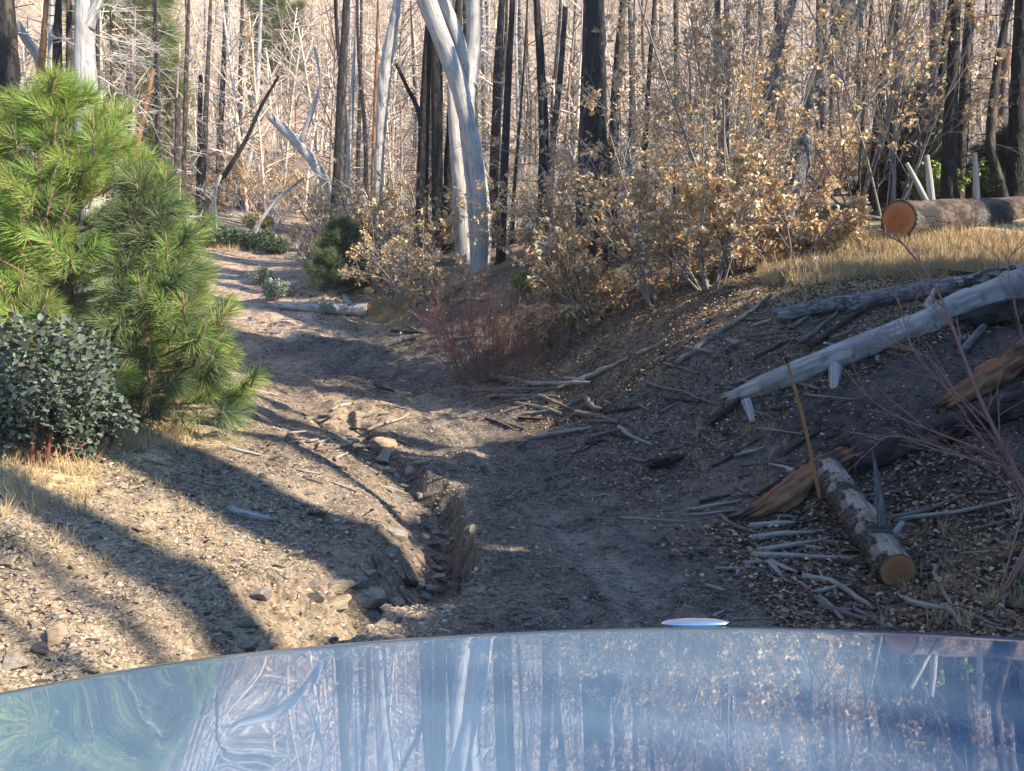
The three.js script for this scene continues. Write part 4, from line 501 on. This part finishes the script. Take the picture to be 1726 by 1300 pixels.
// ---------------------------------------------------------------- grass
rnd = RNG(51);
{
  const mk = () => blades(26, 0.004, () => { const a = R(0, 6.28), s = R(0.05, 0.8); return { p: V(R(-0.04, 0.04), -0.02, R(-0.04, 0.04)), d: V(Math.cos(a) * s, 1, Math.sin(a) * s).normalize(), l: R(0.1, 0.3), drop: R(0, 0.12) }; }), gs = [mk(), mk(), mk()];
  const ls = [[], [], []], cs = [[], [], []], put = (px, py, s) => { const p = G(px, py), g = Math.floor(R(0, 3)), v = R(0.7, 1.2); ls[g].push(TM(p, R(-0.2, 0.2), R(0, 6.28), R(-0.2, 0.2), s * R(0.7, 1.3))); cs[g].push(C(0.46 * v, 0.345 * v, 0.185 * v)); };
  for (let k = 0; k < 150; k++) put(R(150, 330), R(705, 760), 0.8); for (let k = 0; k < 80; k++) put(R(0, 160), R(765, 870), 0.8); for (let k = 0; k < 110; k++) put(R(0, 420), R(760, 960), 0.5);
  for (let k = 0; k < 1500; k++) put(R(1370, 1750), R(396, 470), 1.0); for (let k = 0; k < 260; k++) put(R(1280, 1420), R(420, 480), 1.1); for (let k = 0; k < 160; k++) put(R(620, 700), R(510, 545), 1.1); for (let k = 0; k < 70; k++) put(R(1150, 1330), R(690, 830), 0.5); for (let k = 0; k < 45; k++) put(R(1480, 1726), R(870, 1060), 0.7); for (let k = 0; k < 200; k++) put(R(330, 480), R(395, 425), 1.4);
  const root = new THREE.Group(); root.name = 'dry_grass'; root.userData.kind = 'stuff'; tag(root, 'dry straw-coloured grass on the bank tops', 'grass'); scene.add(root); ls.forEach((l, i) => inst('grass_tufts', gs[i], leafTan, l, cs[i], root));
}
// ---------------------------------------------------------------- young long-needled pine at the left
rnd = RNG(61);
function tuft(n, shoot, nl, wid) { return blades(n, wid, (k) => { const t = Math.sqrt(rnd()), a = R(0, 6.28), s = lerp(2.2, 0.45, t) * R(0.7, 1.3); return { p: V(0, 0, -shoot * (1 - t)), d: V(Math.cos(a) * s, Math.sin(a) * s, 1).normalize(), l: nl * R(0.75, 1.1), drop: nl * R(0.05, 0.4) }; }); }
const needleMat = new THREE.MeshPhysicalMaterial({ color: C(1, 1, 1), roughness: 0.9, transmission: 0.35, thickness: 0 });
const tuftGeos = [tuft(120, 0.2, 0.25, 0.0048), tuft(120, 0.24, 0.27, 0.0048), tuft(100, 0.17, 0.22, 0.0048)];
function pine(name, label, foot, hgt, rad, o) {
  const t = thing(name, label, 'tree', foot, o.group), limbs = [], ends = []; const trunk = smooth([V(0, -0.15, 0), V(R(-0.04, 0.04), hgt * 0.35, 0), V(R(-0.05, 0.05), hgt * 0.7, 0), V(0, hgt, 0)], 14);
  mesh('trunk', limb(trunk, [o.tr ?? 0.07, (o.tr ?? 0.07) * 0.7, 0.014], { sides: 10, amp: 0.08 }), o.bark ?? M.twigBrown, t);
  const wh = o.whorls ?? 11;
  for (let w = 0; w < wh; w++) {
    const f = w / wh, y = lerp(0.035, 0.95, f) * hgt, nb = Math.round(R(o.nb?.[0] ?? 5, o.nb?.[1] ?? 8)), L = rad * Math.pow(1 - f, 0.75) * 1.0 + 0.16, a0 = R(0, 6.28);
    for (let b = 0; b < nb; b++) {
      const a = a0 + b / nb * 6.28 + R(-0.25, 0.25), l = L * R(0.75, 1.12), d = V(Math.cos(a), lerp(-0.14, 0.75, f), Math.sin(a)).normalize(); let p = V(0, y + R(-0.1, 0.1), 0); const pts = [p.clone()], n = 6;
      for (let i = 0; i < n; i++) { d.y += 0.05 + 0.04 * f + R(-0.05, 0.05); d.x += R(-0.07, 0.07); d.z += R(-0.07, 0.07); d.normalize(); p = p.clone().addScaledVector(d, l / n); pts.push(p); }
      limbs.push({ pts, r0: 0.014 + 0.012 * l, r1: 0.006, lv: 1 }); ends.push([pts[n], pts[n].clone().sub(pts[n - 1]).normalize(), 1.1]);
      const ns = Math.max(1, Math.round(l * (o.dense ?? 5)));
      for (let s = 0; s < ns; s++) { const q = lerp(0.3, 0.97, (s + rnd()) / ns) * n, i = Math.min(n - 1, Math.floor(q)), sp = pts[i].clone().lerp(pts[i + 1], q - i), base = pts[i + 1].clone().sub(pts[i]).normalize(), side = base.clone().cross(V(R(-0.4, 0.4), 1, R(-0.4, 0.4))).normalize().multiplyScalar(rnd() < 0.5 ? -1 : 1), sd = base.multiplyScalar(0.75).add(side.multiplyScalar(0.75)).add(V(0, 0.45, 0)).normalize(), sl = l * R(0.12, 0.3) + 0.06, e = sp.clone().addScaledVector(sd, sl); limbs.push({ pts: [sp, sp.clone().lerp(e, 0.5).add(V(0, -0.01, 0)), e], r0: 0.008, r1: 0.005, lv: 2 }); ends.push([e, sd, R(0.8, 1.1)]); if (sl > 0.3) ends.push([sp.clone().lerp(e, 0.55), sd, 0.8]); }
    }
  }
  ends.push([V(0, hgt, 0), V(0, 1, 0), 1.2], [V(0, hgt - 0.2, 0), V(0, 1, 0), 1]);
  mesh('branches', limbsGeo(limbs, [5, 5, 4]), o.bark ?? M.twigBrown, t, true);
  const ms = [[], [], []], cs = [[], [], []], bm = []; ends.forEach(([p, d, s], k) => { const q = new THREE.Quaternion().setFromUnitVectors(V(0, 0, 1), d).multiply(new THREE.Quaternion().setFromAxisAngle(V(0, 0, 1), R(-0.5, 0.5))), sc = s * (o.ts ?? 1) * R(0.85, 1.2); ms[k % 3].push(new THREE.Matrix4().compose(p, q, V(sc, sc, sc))); const v = R(0.75, 1.2), y = R(0.85, 1.15); cs[k % 3].push(C(o.col[0] * v * y, o.col[1] * v, o.col[2] * v)); if (rnd() < 0.6) { const qu = new THREE.Quaternion().setFromUnitVectors(V(0, 0, 1), d.clone().add(V(0, 0.9, 0)).normalize()), z = sc * (o.candle ?? 1); bm.push(new THREE.Matrix4().compose(p, qu, V(z, z, z))); }; });
  ms.forEach((l, i) => inst('needles', tuftGeos[i], needleMat, l, cs[i], t));
  if (o.buds !== false) inst('buds', limb([V(0, 0, -0.1), V(0, 0, 0.0), V(0, 0, 0.07)], [0.006, 0.008, 0.003], { sides: 5 }), M.pinkStem, bm, null, t);
  return t;
}
pine('young_pine', 'young bushy pine with long bright green needles, left foreground', onG((118 - 863) / 1400 * 9.6, 9.6), 3.62, 1.8, { col: [0.25, 0.36, 0.06], whorls: 13, dense: 3.7, nb: [6, 8], candle: 1.8 });
rnd = RNG(63);
pine('young_pine', 'smaller dark pine tucked behind the bright green pine', G(248, 712), 2.7, 0.8, { col: [0.12, 0.18, 0.06], whorls: 11, dense: 4.2, nb: [5, 7] });
pine('small_conifer', 'small dark green conifer beside the far road bend', G(577, 482), 1.85, 0.85, { col: [0.09, 0.14, 0.045], whorls: 10, dense: 9, ts: 1.0, nb: [7, 9], buds: false });
pine('fir_sapling', 'dark fir sapling behind the crooked oak on the right', onG((1535 - 863) / 1400 * 19.5, 19.5), 2.6, 1.0, { col: [0.035, 0.065, 0.035], whorls: 10, dense: 9, nb: [7, 9], buds: false });
pine('fir_sapling', 'green fir sapling right of the oak stem at the right edge', onG((1700 - 863) / 1400 * 18, 18), 1.3, 0.8, { col: [0.07, 0.12, 0.06], whorls: 7, dense: 9, nb: [7, 9], buds: false });
pine('far_pine', 'tall green living pine far up the slope, top left', onG((222 - 863) / 1400 * 50, 50), 24, 3.4, { col: [0.22, 0.27, 0.07], whorls: 20, dense: 5, ts: 4.5, nb: [7, 9], buds: false, tr: 0.25 });
pine('far_pine', 'small green living pine on the hillside beyond the white-topped trunk', onG((470 - 863) / 1400 * 80, 80), 26, 2.6, { col: [0.2, 0.24, 0.08], whorls: 14, dense: 4, ts: 4, nb: [6, 8], buds: false, tr: 0.2 });
// ---------------------------------------------------------------- manzanita and other evergreen shrubs
rnd = RNG(71);
const manz = (h, r, n, col, size = 0.04) => ({ stems: 9, spread: [0.15, 1.1], h, r: 0.018, base: 0.12, levels: 3, kids: [5, 5, 4], ang: [0.35, 0.85], bend: 0.12, lift: 0.05, ratio: 0.52, segs: [4, 3, 3, 3], sides: [6, 4, 3, 3], mat: M.redStem, leaf: { n, geo: ovalGeo, mat: leafGreen, size, jit: 0.035, cols: [col, col.map((c) => c * 0.8), col.map((c) => c * 1.2)] } });
shrub('manzanita_shrub', 'round blue-green manzanita shrub in front of the pine', 'shrub', onG((62 - 863) / 1400 * 7.1, 7.1), { ...manz(0.7, 0.6, 7, [0.095, 0.125, 0.1], 0.06), stems: 15, fill: { n: 3400, rx: 0.66, ry: 0.55, y: 0.7 } });
const lowGreen = [];
{
  const m0 = shrub('manzanita_shrub', 'low dark green shrub at the left end of the roadside hedge', 'shrub', onG((335 - 863) / 1400 * 33.5, 33.5), { ...manz(0.6, 0.6, 6, [0.075, 0.12, 0.065], 0.08), stems: 8, fill: { n: 1500, rx: 0.6, ry: 0.36, y: 0.32 } });
  [[362, 34, 'second low green shrub of the roadside hedge from the pine'], [390, 34.3, 'third low green shrub of the roadside hedge from the pine'], [418, 34, 'fourth low green shrub of the roadside hedge from the pine'], [445, 33.6, 'fifth low green shrub of the roadside hedge from the pine'], [468, 33, 'low green shrub at the right end of the roadside hedge']].forEach(([px, d, l], i) => copy(m0, onG((px - 863) / 1400 * d, d), i * 1.3 + 0.7, R(0.85, 1.1), l));
  const m1 = shrub('ceanothus_shrub', 'pale grey-green shrub at the inside of the far road bend', 'shrub', G(468, 505), { ...manz(0.5, 0.4, 5, [0.3, 0.36, 0.26], 0.06), stems: 7, fill: { n: 900, rx: 0.42, ry: 0.28, y: 0.3 } });
  copy(m1, G(440, 478), 2, 0.9, 'small grey-green shrub on the left verge of the far road'); copy(m1, G(552, 532), 4, 0.6, 'tiny pale green plant in front of the small sawn log'); copy(m1, G(614, 484), 1, 0.75, 'grey-blue low shrub right of the small dark conifer');
  const m2 = shrub('evergreen_shrub', 'bright green leafy shrub left of the black trunk behind the sawn log', 'shrub', onG((1560 - 863) / 1400 * 17.6, 17.6), { ...manz(0.9, 0.6, 6, [0.27, 0.34, 0.11], 0.07), mat: M.twigGrey, fill: { n: 700, rx: 0.5, ry: 0.4, y: 0.5 } });
  copy(m2, onG((1655 - 863) / 1400 * 17.8, 17.8), 2.2, 0.9, 'bright green leafy shrub between black trunk and oak stem behind the sawn log'); copy(m2, onG((880 - 863) / 1400 * 20, 20), 1.1, 0.6, 'small green sprout right of the pale tree foot'); copy(m2, onG((958 - 863) / 1400 * 20.5, 20.5), 3.1, 0.6, 'small green sprout left of the thickest black trunk');
  const br = shrub('buckbrush', 'yellow-green low brush on the bank behind the hedge', 'shrub', onG((440 - 863) / 1400 * 37, 37), { ...manz(0.8, 0.6, 4, [0.2, 0.19, 0.08], 0.07), mat: M.twigGrey });
}
// ---------------------------------------------------------------- tan-leaved oak sprouts
rnd = RNG(81);
const TANS = [[0.62, 0.48, 0.28], [0.55, 0.39, 0.21], [0.66, 0.54, 0.35], [0.45, 0.29, 0.16], [0.62, 0.48, 0.3]];
const oak = (h, n, keep, stems = 9) => ({ stems, spread: [0.05, 0.85], h, r: 0.022, base: 0.3, levels: 3, kids: [6, 5, 3], ang: [0.4, 1.0], bend: 0.11, lift: 0.03, ratio: 0.5, segs: [6, 4, 3, 2], sides: [6, 4, 3, 3], from: [0.15, 0.25, 0.3], mat: M.twigGrey, leaf: { n: n + 2, size: 0.1, jit: 0.055, cols: TANS, keep: keep * 0.72, clus: true } });
const O = (label, px, d, h, n, keep, st, extra) => shrub('oak_sprout', label, 'shrub', onG((px - 863) / 1400 * d, d), { ...oak(h, n, keep, st), ...extra }, 'tan-leaved oak sprouts');
O('tall tan-leaved oak clump left of the crooked oak trunk', 1240, 14.8, 5.4, 5, 0.56, 12, { ratio: 0.44 }); O('broad tan-leaved oak clump drooping beside the thickest black trunk', 1110, 14.6, 4.4, 5, 0.56, 11, { leanX: -0.15, ratio: 0.44 }); O('tan-leaved oak clump right of and behind the crooked oak trunk', 1440, 18.6, 5.2, 5, 0.5, 11); O('lower tan-leaved oak clump at the edge of the shaded bank', 1200, 13.6, 2.2, 5, 0.75, 12, { spread: [0.3, 1.2] }); O('sparse tall oak clump behind the sawn log end', 1490, 17, 5.0, 4, 0.5, 9); O('tan-leaved oak clump low in front of the thickest black trunk', 1010, 15.8, 2.0, 5, 0.6, 10, { spread: [0.3, 1.1] }); O('small tan-leaved oak sprout right behind the red-stemmed shrub', 935, 16.4, 1.4, 5, 0.75, 8, { spread: [0.2, 1] });
O('twiggy brown oak brush left of the pale tree foot', 720, 21.5, 2.3, 5, 0.4, 11, { spread: [0.3, 1.1] }); O('brown-leaved oak brush right of the small dark conifer', 660, 24, 1.9, 5, 0.38, 10, { spread: [0.3, 1.1] }); O('dim oak brush right behind the pale tree', 880, 22.5, 2.2, 5, 0.4, 9, { spread: [0.2, 1] }); O('oak brush with few leaves behind the tall oak clump', 1170, 18, 5.6, 5, 0.55, 10); O('low oak brush with tan leaves on the bank, below the sawn log end', 1330, 13.9, 1.3, 5, 0.7, 9, { spread: [0.4, 1.3] });
O('thin oak sprouts between bent black trunk and thickest black trunk', 950, 20.5, 2.3, 4, 0.6, 9); O('tan oak sprouts at the foot of the straight black trunk', 545, 27, 1.5, 4, 0.4, 9, { spread: [0.3, 1] });
// far brush made of bare and sparse-leaved clumps
{
  const kinds = [0, 1, 2].map((i) => shrub('bare_brush', ['leafless grey brush clump on the forest floor', 'leafless pale brush clump on the forest floor', 'brush clump with a few tan leaves on the forest floor'][i], 'shrub', V(0, 0, 0), { ...oak(1.9, 3, 0.5, 8), levels: 2, kids: [7, 6], segs: [4, 3, 2], mat: [M.twigGrey, M.twigPale, M.twigBrown][i], spread: [0.2, 1.3], leaf: i === 2 ? oak(1, 5, 0.8).leaf : null }, ['grey brush clumps', 'pale brush clumps', 'tan-leaved brush clumps'][i])); const used = [0, 0, 0];
  for (let k = 0; k < 120; k++) { const D = R(24, 58), px = R(330, 1720), i = Math.floor(rnd() * 3); if (px < 500 && D < 37) continue; if (px < 690 && D < 27) continue; const p = onG((px - 863) / 1400 * D, D), s = R(0.7, 1.4); if (!used[i]++) { kinds[i].position.copy(p); kinds[i].scale.setScalar(s); } else copy(kinds[i], p, R(0, 6.28), s); }
}
// red-stemmed shrub
rnd = RNG(91);
shrub('red_willow', 'leafless red-stemmed willow shrub at the inner road edge', 'shrub', onG((828 - 863) / 1400 * 17, 17), { stems: 95, spread: [0.05, 1.15], h: 2.1, r: 0.0075, base: 0.8, levels: 2, kids: [5, 4], ang: [0.25, 0.6], bend: 0.07, lift: 0.03, ratio: 0.5, segs: [5, 3, 2], sides: [4, 3, 3], mat: M.redStem, leaf: { n: 1, keep: 0.05, size: 0.06, cols: TANS } });
shrub('red_willow', 'smaller dark red-stemmed shrub right of the red willow', 'shrub', onG((925 - 863) / 1400 * 15.6, 15.6), { stems: 30, spread: [0.05, 1.0], h: 0.8, r: 0.006, base: 0.5, levels: 2, kids: [4, 3], ang: [0.25, 0.6], bend: 0.08, lift: 0.03, ratio: 0.5, segs: [4, 3, 2], sides: [4, 3, 3], mat: M.redStem });
// thin bare sapling at the right edge
{
  const base = onG(2.95, 5.0), t = thing('bare_sapling', 'bare pinkish sapling with fanned twigs at the right edge', 'sapling', base), k = (l, d) => smooth(l.map(([x, y], i) => P(x, y, d).sub(base)), 18), stems = [[[[1760, 880], [1700, 770], [1660, 690], [1620, 590], [1575, 480], [1500, 385]], 5.1, 0.014], [[[1750, 900], [1700, 800], [1640, 720], [1600, 660], [1545, 600], [1508, 480]], 5.3, 0.009], [[[1760, 860], [1690, 760], [1610, 660], [1560, 600], [1480, 580]], 5.2, 0.008], [[[1750, 880], [1690, 780], [1580, 730], [1490, 690], [1435, 640]], 5.0, 0.007], [[[1770, 700], [1722, 560], [1700, 440], [1712, 420]], 5.6, 0.006], [[[1760, 900], [1680, 800], [1600, 760], [1500, 735], [1465, 760]], 4.9, 0.007], [[[1770, 880], [1700, 790], [1620, 770], [1540, 745], [1490, 720]], 4.8, 0.006]]; let out = { limbs: [], tips: [] };
  stems.forEach(([l, d, r]) => { const pts = k(l, d); pts.unshift(V(0, -0.05, 0)); mesh('stem', limb(pts, [r, r * 0.8, r * 0.3], { sides: 6 }), M.pinkStem, t); for (let j = 4; j < pts.length - 1; j++) if (rnd() < 0.75) { const dd = pts[j + 1].clone().sub(pts[j]).normalize(); grow(out, pts[j], dd.multiplyScalar(0.7).add(V(R(-0.8, 0.5), R(-0.3, 0.6), R(-0.5, 0.5))).normalize(), R(0.12, 0.4), r * 0.4, 1, { levels: 2, kids: [0, 4], ang: [0.3, 0.9], bend: 0.12, segs: [4, 4, 3], ratio: 0.5 }); } });
  mesh('twigs', limbsGeo(out.limbs, [4, 4, 3]), M.pinkStem, t, true);
}
// ---------------------------------------------------------------- the car whose bonnet is in view
{
  const paint = new THREE.MeshPhysicalMaterial({ color: C(0.2, 0.33, 0.51), metalness: 0.42, roughness: 0.02, clearcoat: 1, clearcoatRoughness: 0.01 }), black = std({ color: C(0.02, 0.02, 0.022), roughness: 0.6 }), chrome = std({ color: C(0.75, 0.76, 0.78), metalness: 1, roughness: 0.12 }), glass = new THREE.MeshPhysicalMaterial({ color: C(0.9, 0.9, 0.9), roughness: 0.05, transmission: 0.8, thickness: 0 }), rubber = std({ color: C(0.025, 0.025, 0.027), roughness: 0.9 });
  const t = thing('car', 'blue-grey car seen from inside, glossy bonnet mirroring the trees', 'car', V(0.305, 0, 0)); const yb = 1.326, hw = 0.98;
  const front = (s) => 1.35 - 0.24 * s * s - 0.05 * Math.pow(Math.abs(s), 6);
  const top = (s, D) => { let y = yb + 0.057 * (1.35 - D) - 0.01 * s * s + 0.0012 * n3(s * 2.1, D * 1.4, 3); const cx = 0.72 * (1 - 0.28 * (1.25 - D)), d = Math.abs(Math.abs(s) - cx); return y + 0.005 * Math.exp(-((d / 0.05) ** 2)) * sst(1.14, 0.8, D) - 0.006 * sst(0, 0.3, Math.abs(s) - cx) * sst(1.2, 0.9, D); };
  const NS = 160, ND = 90, pos = [], ix = [];
  for (let j = 0; j <= ND; j++) for (let i = 0; i <= NS; i++) {
    const s = lerp(-hw, hw, i / NS), f = front(s), t0 = j / ND; let D, y; const q = Math.min(1, t0 / 0.8); D = lerp(0.18, f - 0.1, q); y = top(s, D);
    if (t0 > 0.8) { const r = (t0 - 0.8) / 0.2, a = r * 1.5; D = f - 0.1 + 0.1 * Math.sin(a); y = top(s, f - 0.1) - 0.006 * Math.sin(a) - 0.06 * (1 - Math.cos(a)); }
    pos.push(s, y, -D);
  }
  for (let j = 0; j < ND; j++) for (let i = 0; i < NS; i++) { const a = j * (NS + 1) + i; ix.push(a, a + 1, a + NS + 1, a + 1, a + NS + 2, a + NS + 1); }
  const hg = new THREE.BufferGeometry(); hg.setAttribute('position', new THREE.Float32BufferAttribute(pos, 3)); hg.setIndex(ix); hg.computeVertexNormals(); mesh('bonnet', hg, paint, t);
  const bx = (name, w, h, d, x, y, z, m, p) => { const b = mesh(name, new THREE.BoxGeometry(w, h, d, 1, 1, 1), m, p ?? t); b.position.set(x, y, z); return b; };
  const sh = new THREE.Shape(); for (let i = 0; i <= 24; i++) { const s = lerp(-hw + 0.02, hw - 0.02, i / 24); i ? sh.lineTo(s, front(s) - 0.06) : sh.moveTo(s, front(s) - 0.06); } sh.lineTo(hw - 0.02, 0.1); sh.lineTo(-hw + 0.02, 0.1);
  const bg = new THREE.ExtrudeGeometry(sh, { depth: 0.66, bevelEnabled: false }); bg.rotateX(-Math.PI / 2); bg.translate(0, 0.6, 0); mesh('body', bg, paint, t);
  bx('cabin_side', 1.9, 0.62, 2.9, 0, 0.9, 1.36, paint); bx('dashboard', 1.8, 0.05, 0.5, 0, 1.235, 0.2, black);
  for (const q of [-1, 1]) { const w = new THREE.Group(); w.name = 'wheel'; w.position.set(q * 0.82, H(0.305 + q * 0.82, -2.1) + 0.37, 2.1); t.add(w); const ty = mesh('tyre', new THREE.TorusGeometry(0.27, 0.1, 14, 32), rubber, w); ty.rotation.y = Math.PI / 2; const ri = mesh('rim', new THREE.CylinderGeometry(0.2, 0.2, 0.12, 20), chrome, w); ri.rotation.z = Math.PI / 2; }
  bx('bumper', 1.8, 0.22, 0.16, 0, 0.62, -1.36, black); bx('grille', 1.0, 0.3, 0.05, 0, 0.98, -1.325, black);
  for (const s of [-1, 1]) { const hl = mesh('headlight', new THREE.CylinderGeometry(0.11, 0.11, 0.08, 24), glass, t); hl.rotation.x = Math.PI / 2; hl.position.set(s * 0.68, 0.98, -1.22); const w = new THREE.Group(); w.name = 'wheel'; w.position.set(s * 0.82, H(0.305 + s * 0.82, 0.75) + 0.37, -0.75); t.add(w); const ty = mesh('tyre', new THREE.TorusGeometry(0.27, 0.1, 14, 32), rubber, w); ty.rotation.y = Math.PI / 2; const ri = mesh('rim', new THREE.CylinderGeometry(0.2, 0.2, 0.12, 20), chrome, w); ri.rotation.z = Math.PI / 2; }
  const em = mesh('hood_emblem', new THREE.SphereGeometry(1, 32, 12), chrome, t); em.scale.set(0.058, 0.009, 0.014); em.position.set(0.0, yb - 0.019, -1.362);
}
// ---------------------------------------------------------------- trees out of frame to the right that shade the track
rnd = RNG(101);
{
  const clump = (() => { const g = []; for (let i = 0; i < 46; i++) { const q = ovalGeo.clone(); q.applyMatrix4(TM(V(R(-1, 1), R(-0.8, 0.8), R(-1, 1)).multiplyScalar(0.26), R(-3, 3), R(0, 6.28), R(-3, 3), R(0.12, 0.2))); g.push(q); } return mergeGeometries(g); })();
  const evergreen = (label, x, D, h, r, low, n) => {
    const p = onG(x, D), t = thing('live_oak', label, 'tree', p, 'trees right of the track out of view'), tr = smooth([V(0, -0.3, 0), V(R(-0.2, 0.2), h * 0.4, R(-0.2, 0.2)), V(R(-0.3, 0.3), h * 0.9, 0)], 10); mesh('trunk', limb(tr, [0.26, 0.2, 0.05], { sides: 12, amp: 0.1 }), M.grey, t);
    const ms = [], cs = []; for (let k = 0; k < n; k++) { const a = R(0, 6.28), f = rnd(), rr = Math.sqrt(rnd()) * r * Math.sqrt(Math.max(0.05, 1 - (2 * f - 1) ** 2 * 0.8)); const y = lerp(low, h, f); ms.push(TM(V(Math.cos(a) * rr, y, Math.sin(a) * rr), R(-1, 1), R(0, 6.28), R(-1, 1), R(1.0, 1.8))); const v = R(0.7, 1.2); cs.push(C(0.06 * v, 0.09 * v, 0.04 * v)); } inst('crown', clump, leafGreen, ms, cs, t);
    const out = { limbs: [], tips: [] }; for (let k = 0; k < 12; k++) { const a = R(0, 6.28); grow(out, V(0, lerp(low, h * 0.8, k / 12), 0), V(Math.cos(a), 0.6, Math.sin(a)).normalize(), r * 0.9, 0.06, 1, { levels: 2, kids: [0, 4], ang: [0.4, 0.9], bend: 0.1, segs: [4, 4, 3] }); } mesh('branches', limbsGeo(out.limbs), M.grey, t, true);
  };
  for (const [x, D, h, r, low, n] of SHADE()) evergreen('dense live oak right of the track, outside the view', x, D, h, r, low, n);
  for (const [x, D, w, hh] of POLES()) { const p = onG(x, D), t = thing('burnt_tree', 'bare burnt trunk right of the track, outside the view', 'tree', p, 'bare trunks right of the track out of view'), pts = smooth([V(0, -0.3, 0), V(R(-0.2, 0.2), hh * 0.4, 0), V(R(-0.3, 0.3), hh, 0)], 12); mesh('trunk', limb(pts, [w * 1.1, w, w * 0.95, w * 0.5], { sides: 12, amp: 0.1 }), M.char, t); mesh('branches', deadBranches(pts, null, { ...few, per: 1.4, len: [0.5, 2] }), M.twigDark, t, true); }
}
function SHADE() { return [[9.3, 6.4, 3.9, 2.3, 0.2, 900], [9.2, 4.6, 4.0, 2.4, 0.2, 900], [12, 2.2, 5.2, 2.6, 0.3, 1000], [11.5, -1.8, 5.2, 2.6, 0.3, 1000], [13, -5.8, 6.4, 2.8, 0.3, 1000], [7.2, 1.2, 3.1, 2.0, 0.2, 800], [15.5, 4.8, 6.6, 2.2, 0.3, 900], [14.2, 8.4, 14.0, 1.8, 11.5, 480]]; }
function POLES() { const at = (q, x, w, h = 22) => [x, (q - 0.49 * x) / 0.87, w, h]; return [at(2.5, 13, 0.07), at(3.0, 15, 0.08), at(3.62, 14, 0.26), at(4.95, 14.5, 0.36, 11.8), at(5.4, 16, 0.4, 12.4), at(5.75, 13.5, 0.32, 11.2), at(7.0, 15, 0.24, 12), at(8.5, 16, 0.4), at(9.2, 14, 0.3), at(10.2, 17, 0.3), at(12.9, 15, 0.25), at(17.3, 17, 0.3), at(19, 18, 0.25), at(20.4, 18.5, 0.3), at(22, 19, 0.25), at(23.5, 20, 0.3)]; }
renderer.render(scene, camera);
